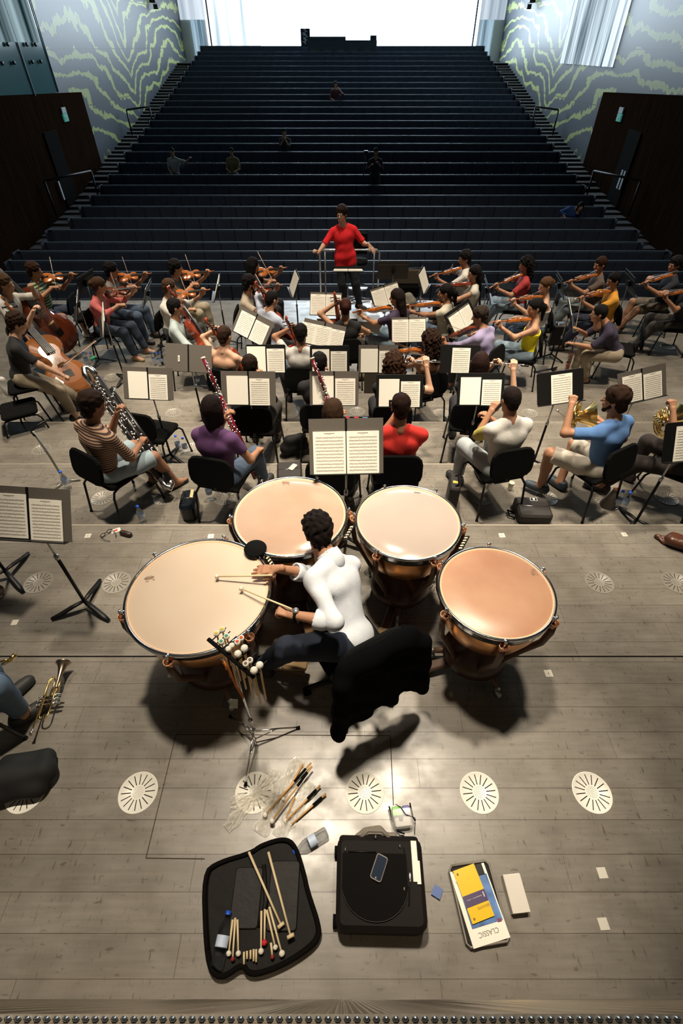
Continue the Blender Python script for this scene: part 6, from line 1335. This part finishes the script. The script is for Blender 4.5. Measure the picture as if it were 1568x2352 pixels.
# ------------------------------------------------------------------ podium, rail and stool of the conductor
pa = at(737, 692, PZ); pb = at(866, 692, PZ); py0 = at(843, 732, PZ).y
o = thing('podium', 'pale low podium under the conductor', 'podium', ((pa.x+pb.x)/2, (py0+pa.y)/2, L3)); Wd = pb.x-pa.x+.1; Ld = pa.y-py0
MB().box((0, 0, .10), (Wd, Ld, .195), 0).build('platform', mat('podium_grey', (.22, .20, .18), .4), o); MB().box((0, 0, .2), (Wd+.02, Ld+.02, .012)).build('top_board', mat('podium_top', (.30, .28, .25), .28), o)
rt_ = at_y(800, 574, pa.y).z; t = thing('podium_rail', 'chrome safety rail behind the conductor', 'rail', ((pa.x+pb.x)/2, pa.y, L3)); hw = (pb.x-pa.x)/2; zz = rt_-L3
MB().tube([(-hw, 0, .2), (-hw, 0, zz-.05), (-hw+.05, 0, zz), (hw-.05, 0, zz), (hw, 0, zz-.05), (hw, 0, .2)], .018, 10).build('frame', mat('rail_steel', (.75, .77, .8), .25, metal=.9), t)
for x in (-hw+.10, hw-.10): MB().tube([(x, 0, .2), (x, 0, zz)], .013, 8).build('post', STEEL, t)
q = at(812, 700, PZ); t = thing('conductor_stool', 'tall black stool behind the conductor', 'stool', (q.x+.08, q.y+.22, PZ)); MB().lathe([(0, .70), (.17, .70), (.18, .73), (.17, .77), (0, .775)], 20).build('seat', FAB, t); MB().tube([(0, 0, .05), (0, 0, .7)], .022, 8).build('column', BLK, t); MB().box((0, .16, 1.0), (.34, .04, .36), bev=.02).build('backrest', BLKM, t); MB().lathe([(.0, .25), (.2, .25), (.21, .262), (.20, .27)], 20).build('foot_ring', CHR, t)
for k in range(5): a_ = k*1.257; MB().tube([(0, 0, .06), (.26*cos(a_), .26*sin(a_), .02)], .018, 8).build('leg', CHR, t)
q = at(846, 748, L3+.1); tag(MB().box((0, 0, .12), (.42, .30, .235)).build('step', mat('step_box_grey', (.20, .18, .155), .5), None, (q.x, q.y, L3)), 'grey wooden step box in front of the podium', 'step')
# open instrument case with cloth behind the violas
q = at(935, 655, L3+.2); t = thing('instrument_case', 'open brown instrument case standing at the stage edge', 'case', (q.x, q.y, L3)); MB().box((0, 0, .38), (.62, .12, .30), bev=.05).build('shell', mat('case_inner_brown', (.10, .075, .05), .8), t); MB().tube([(-.3, 0, .25), (-.3, 0, .52), (.28, 0, .54), (.32, 0, .3)], .015, 6).build('rim', BLK, t); MB().box((0, 0, .11), (.5, .3, .22), bev=.05).build('lower_case', BLKM, t)
q = at(936, 690, L3+.15); soft('cloth_bag', 'pale sagging cloth bag below the open brown case', 'bag', [C_((-.06, 0, .12), (.06, 0, .12), .11, .11), E_((0, 0, .22), (.1, .08, .09))], mat('cloth_beige', (.26, .24, .19), .9), (q.x, q.y, L3), 0, .04, .015, .006, [((0, 0, 0), (0, 0, -1))])
for px, w_ in ((1299, .09), (1315, .16)):
    q = at_y(px, 640, STAGE_END-.2); soft('backpack', 'black backpack at the far stage edge, %s one' % ('smaller left' if w_ < .1 else 'larger right'), 'bag', [C_((0, 0, .12), (0, 0, .30), w_+.04, w_*.7)], mat('bag_black'), (q.x, STAGE_END-.25, L3), 0, .04, .015, .004, [((0, 0, 0), (0, 0, -1))])
q = at(1283, 758, L3+.5); t = thing('flip_stand_bag', 'black bag with a shiny chrome clasp hanging from a stand', 'bag', (q.x, q.y, L3)); MB().box((0, 0, .42), (.22, .12, .34), bev=.03).build('body', BLK, t); MB().box((0, 0, .60), (.14, .10, .05), bev=.02).build('clasp', CHR, t)
for k in range(3): a_ = 1.2+k*2.09; MB().tube([(0, 0, .26), (0, 0, .08), (.25*cos(a_), .25*sin(a_), .015)], .014, 8).build('stand_leg', BLK, t)
q = at(832, 872, L3); soft('backpack', 'khaki crumpled backpack on the floor between the stands', 'bag', [C_((-.08, 0, .07), (.08, .02, .06), .07, .06), C_((.12, -.03, .03), (.2, .0, .03), .03)], mat('khaki_pack', (.13, .11, .075), .9), (q.x, q.y, L3), .2, .03, .012, .008, [((0, 0, 0), (0, 0, -1))])
q = at(818, 966, L2+.3); t = thing('open_case', 'open flat black case with red and blue things inside', 'case', (q.x, q.y, L2)); MB().box((0, 0, .30), (.36, .14, .04), bev=.02).build('tray', BLKM, t); MB().box((-.11, 0, .325), (.05, .09, .02), bev=.01).build('red_cloth', mat('cloth_red', (.35, .01, .03), .8), t); MB().box((.0, 0, .325), (.06, .08, .02), bev=.01).build('red_roll', mat('cloth_red'), t); MB().box((.11, 0, .325), (.07, .06, .02), bev=.01).build('blue_pouch', mat('cloth_blue', (.10, .2, .45), .4), t)
for sx in (-1, 1):
    MB().tube([(sx*.14, 0, .29), (sx*.15, .02, 0)], .01, 8).build('leg', BLK, t)
q = at(855, 930, L2); t = tag(MB().box((0, 0, .36), (.30, .02, .34)).build('cloth', mat('grey_cloth')), 'grey cloth hanging under the red polo player stand', 'cloth'); t.location = (q.x+.02, q.y, L2)
q = at(5, 880, L3+.45); soft('cloth', 'white cloth hanging at the left edge beside the basses', 'cloth', [C_((0, 0, .5), (.02, 0, .3), .04, .06), C_((.03, 0, .5), (.07, 0, .25), .03, .04)], mat('cloth_white', (.62, .60, .56), .85), (q.x, q.y, L3), 0, .03, .012, .006)
q = at(210, 825, L3+.38); soft('cloth', 'green cloth caught at the top of the contrabassoon', 'cloth', [C_((0, 0, 0), (.06, .01, .02), .025, .02)], mat('cloth_green', (.03, .30, .16), .8), q, .4, .02, .008, .006)
q = at(685, 950, L2); t = tag(MB().lathe([(.0, .004), (.022, .002), (.032, .10)], 16).build('plastic_cup', CLEAR), 'clear plastic cup on the floor near the black satchel', 'cup'); t.location = (q.x, q.y, L2)
q = at(1170, 1124, L1); t = tag(MB().lathe([(.0, .004), (.022, .002), (.032, .10)], 16).build('paper_cup', PAPER), 'white cup on the floor by the square black case', 'cup'); t.location = (q.x, q.y, L1)
p = at(22, 1325, 0); music_stand('black music stand mostly outside the left edge, only its foot showing', p.x, p.y, 0, 10, 1.0, 30)
w1 = [W_ for W_ in STW if W_[0].startswith('empty chair')][0][1]; t = tag(MB().box((0, 0, 0), (.022, .075, .002)).build('name_label', PAPER), 'small white label on the closed grey folder', 'label'); t.matrix_world = w1 @ Matrix.Translation((-.12, -.01, .010)); MB().box((0, 0, .0012), (.008, .055, .0006)).build('lettering', INKD, t)
w1 = [W_ for W_ in STW if W_[0].startswith('man in the red polo')][0][1]; t = tag(MB().box((0, 0, 0), (.085, .075, .004)).build('pickup_card', BLK), 'small black card with a silver button on the red polo stand', 'card'); t.matrix_world = w1 @ Matrix.Translation((-.07, -.13, .016)); MB().lathe([(0, .004), (.010, .004), (.012, .001)], 14, M=Matrix.Translation((-.015, 0, 0))).build('button', SILV, t)
# ------------------------------------------------------------------ hall fittings
dkr = mat('rail_black', (.008, .008, .010), .5)
def barrier(label, X0, Y0, Z0, X1, Y1, Z1, h=.95):
    t = thing('barrier', label, 'barrier', (X0, Y0, Z0)); d = V((X1-X0, Y1-Y0, Z1-Z0))
    for q in (V((0, 0, 0)), d): MB().tube([q, q+V((0, 0, h))], .035, 8).build('post', dkr, t)
    MB().tube([V((0, 0, h)), d+V((0, 0, h))], .035, 8).build('top_bar', dkr, t)
for s, w_ in ((-1, 'left'), (1, 'right')):
    D, z = ROWS[17]; barrier('black handrail across the upper %s aisle' % w_, s*8.75, D, z-HB+.1, s*9.75, D-.2, z-HB)
    D, z = ROWS[10]; barrier('black rope barrier at the %s doorway' % w_, s*8.9, D-.6, z-HB, s*9.8, D-2.3, z-HB, 1.0)
    D, z = ROWS[8]
    t = thing('exit_sign', 'small green and white exit sign above the %s doorway' % w_, 'sign', (s*9.92, 22.3, 1.55)); MB().box((0, 0, .12), (.05, .34, .16)).build('panel', mat('sign_pale', (.4, .48, .48), .5), t); MB().box((0, 0, -.08), (.05, .34, .22)).build('green_panel', mat('sign_green', (.04, .30, .24), .5, emit=(.05, .4, .3), es=.06), t); MB().box((-s*.03, .05, -.08), (.005, .05, .14)).box((-s*.03, -.05, -.05), (.005, .10, .03)).box((-s*.03, -.05, -.11), (.005, .03, .08)).build('running_figure', mat('sign_white', (.6, .7, .7), .5), t)
MB().box((0, 0, 0), (.02, .10, .55)).build('door_pull', mat('pull_white', (.62, .66, .7), .4), None).location = (-9.88, 20.1, -.35)
tag([o for o in COL.objects if o.name == 'door_pull'][0], 'pale vertical door pull on the left wood wall', 'handle')
for k in range(2):
    o = MB().box((0, 0, 0), (.02, .10, .55)).build('notice', mat('pull_white'), None); o.location = (9.86, 20.6-.22*k, -.1); tag(o, 'pale vertical notice on the right wood wall, %s of two' % ['upper', 'lower'][k], 'notice')
# control desk at the top
D, z = ROWS[29]; t = thing('control_desk', 'grey control desk behind the top seat rows', 'desk', (at_y(785, 104, D-.55).x, D-.55, z-.35)); q0 = at_y(705, 104, D-.55).x; q1 = at_y(864, 104, D-.55).x; w_ = q1-q0
MB().box((0, 0, .33), (w_, .5, .52)).build('desk_body', mat('desk_grey', (.035, .05, .065), .6), t); MB().box((-w_*.22, 0, .66), (w_*.55, .4, .16)).build('raised_part', mat('desk_grey'), t)
for k in range(5): MB().box((-w_*.4+k*w_*.19, -.26, .03), (w_*.11, .02, .08)).build('slot', mat('window_gleam_glow', (.85, .9, 1), .5, emit=(.85, .95, 1), es=1.0), t)  # glowing strips stand in for window light passing under the desk
q = at_y(701, 86, D-.6); z0 = at_y(701, 107, D-.6).z; z1 = at_y(701, 65, D-.6).z; t = thing('sign_board', 'tall dark board with white lettering at the left end of the control desk', 'sign', (q.x, D-.6, z0)); MB().box((0, 0, (z1-z0)/2), (.55, .08, z1-z0)).build('board', mat('board_navy', (.015, .02, .04), .5), t)
g = MB(); rd = random.Random(3)
for k in range(9): g.box((rd.uniform(-.08, .14), -.045, (z1-z0)*(.93-.095*k)), (rd.uniform(.06, .2), .006, rd.uniform(.03, .09)))
g.build('lettering', mat('sign_white'), t)
q = at_y(857, 88, D-.6); t = thing('monitor', 'small dark monitor at the right end of the control desk', 'monitor', (q.x, D-.6, q.z-.12)); MB().box((0, 0, .14), (.38, .06, .22)).build('screen', mat('board_navy'), t); MB().tube([(.1, 0, -.1), (.1, 0, .05)], .02, 6).build('stem', dkr, t)
# tripod of the photographer
hd = Pf['t'].location; t = thing('camera_tripod', 'dark camera tripod beside the photographer', 'tripod', (hd.x-.35, hd.y-.1, hd.z)); MB().box((0, 0, 1.5), (.14, .12, .12)).build('camera_body', dkr, t)
for a_ in (0, 2.1, 4.2): MB().tube([(0, 0, 1.45), (.35*cos(a_), .25*sin(a_), .0)], .015, 6).build('leg', dkr, t)
# small wall lamp boxes near the top
for s, w_ in ((-1, 'left'), (1, 'right')):
    Y = 36.5; t = thing('wall_camera', 'small dark fitting high on the %s patterned wall' % w_, 'fitting', (s*9.8, Y, 5.0)); MB().box((0, 0, 0), (.3, .6, .12)).build('arm', dkr, t); MB().box((-s*.1, -.1, -.2), (.22, .25, .18)).build('housing', dkr, t)
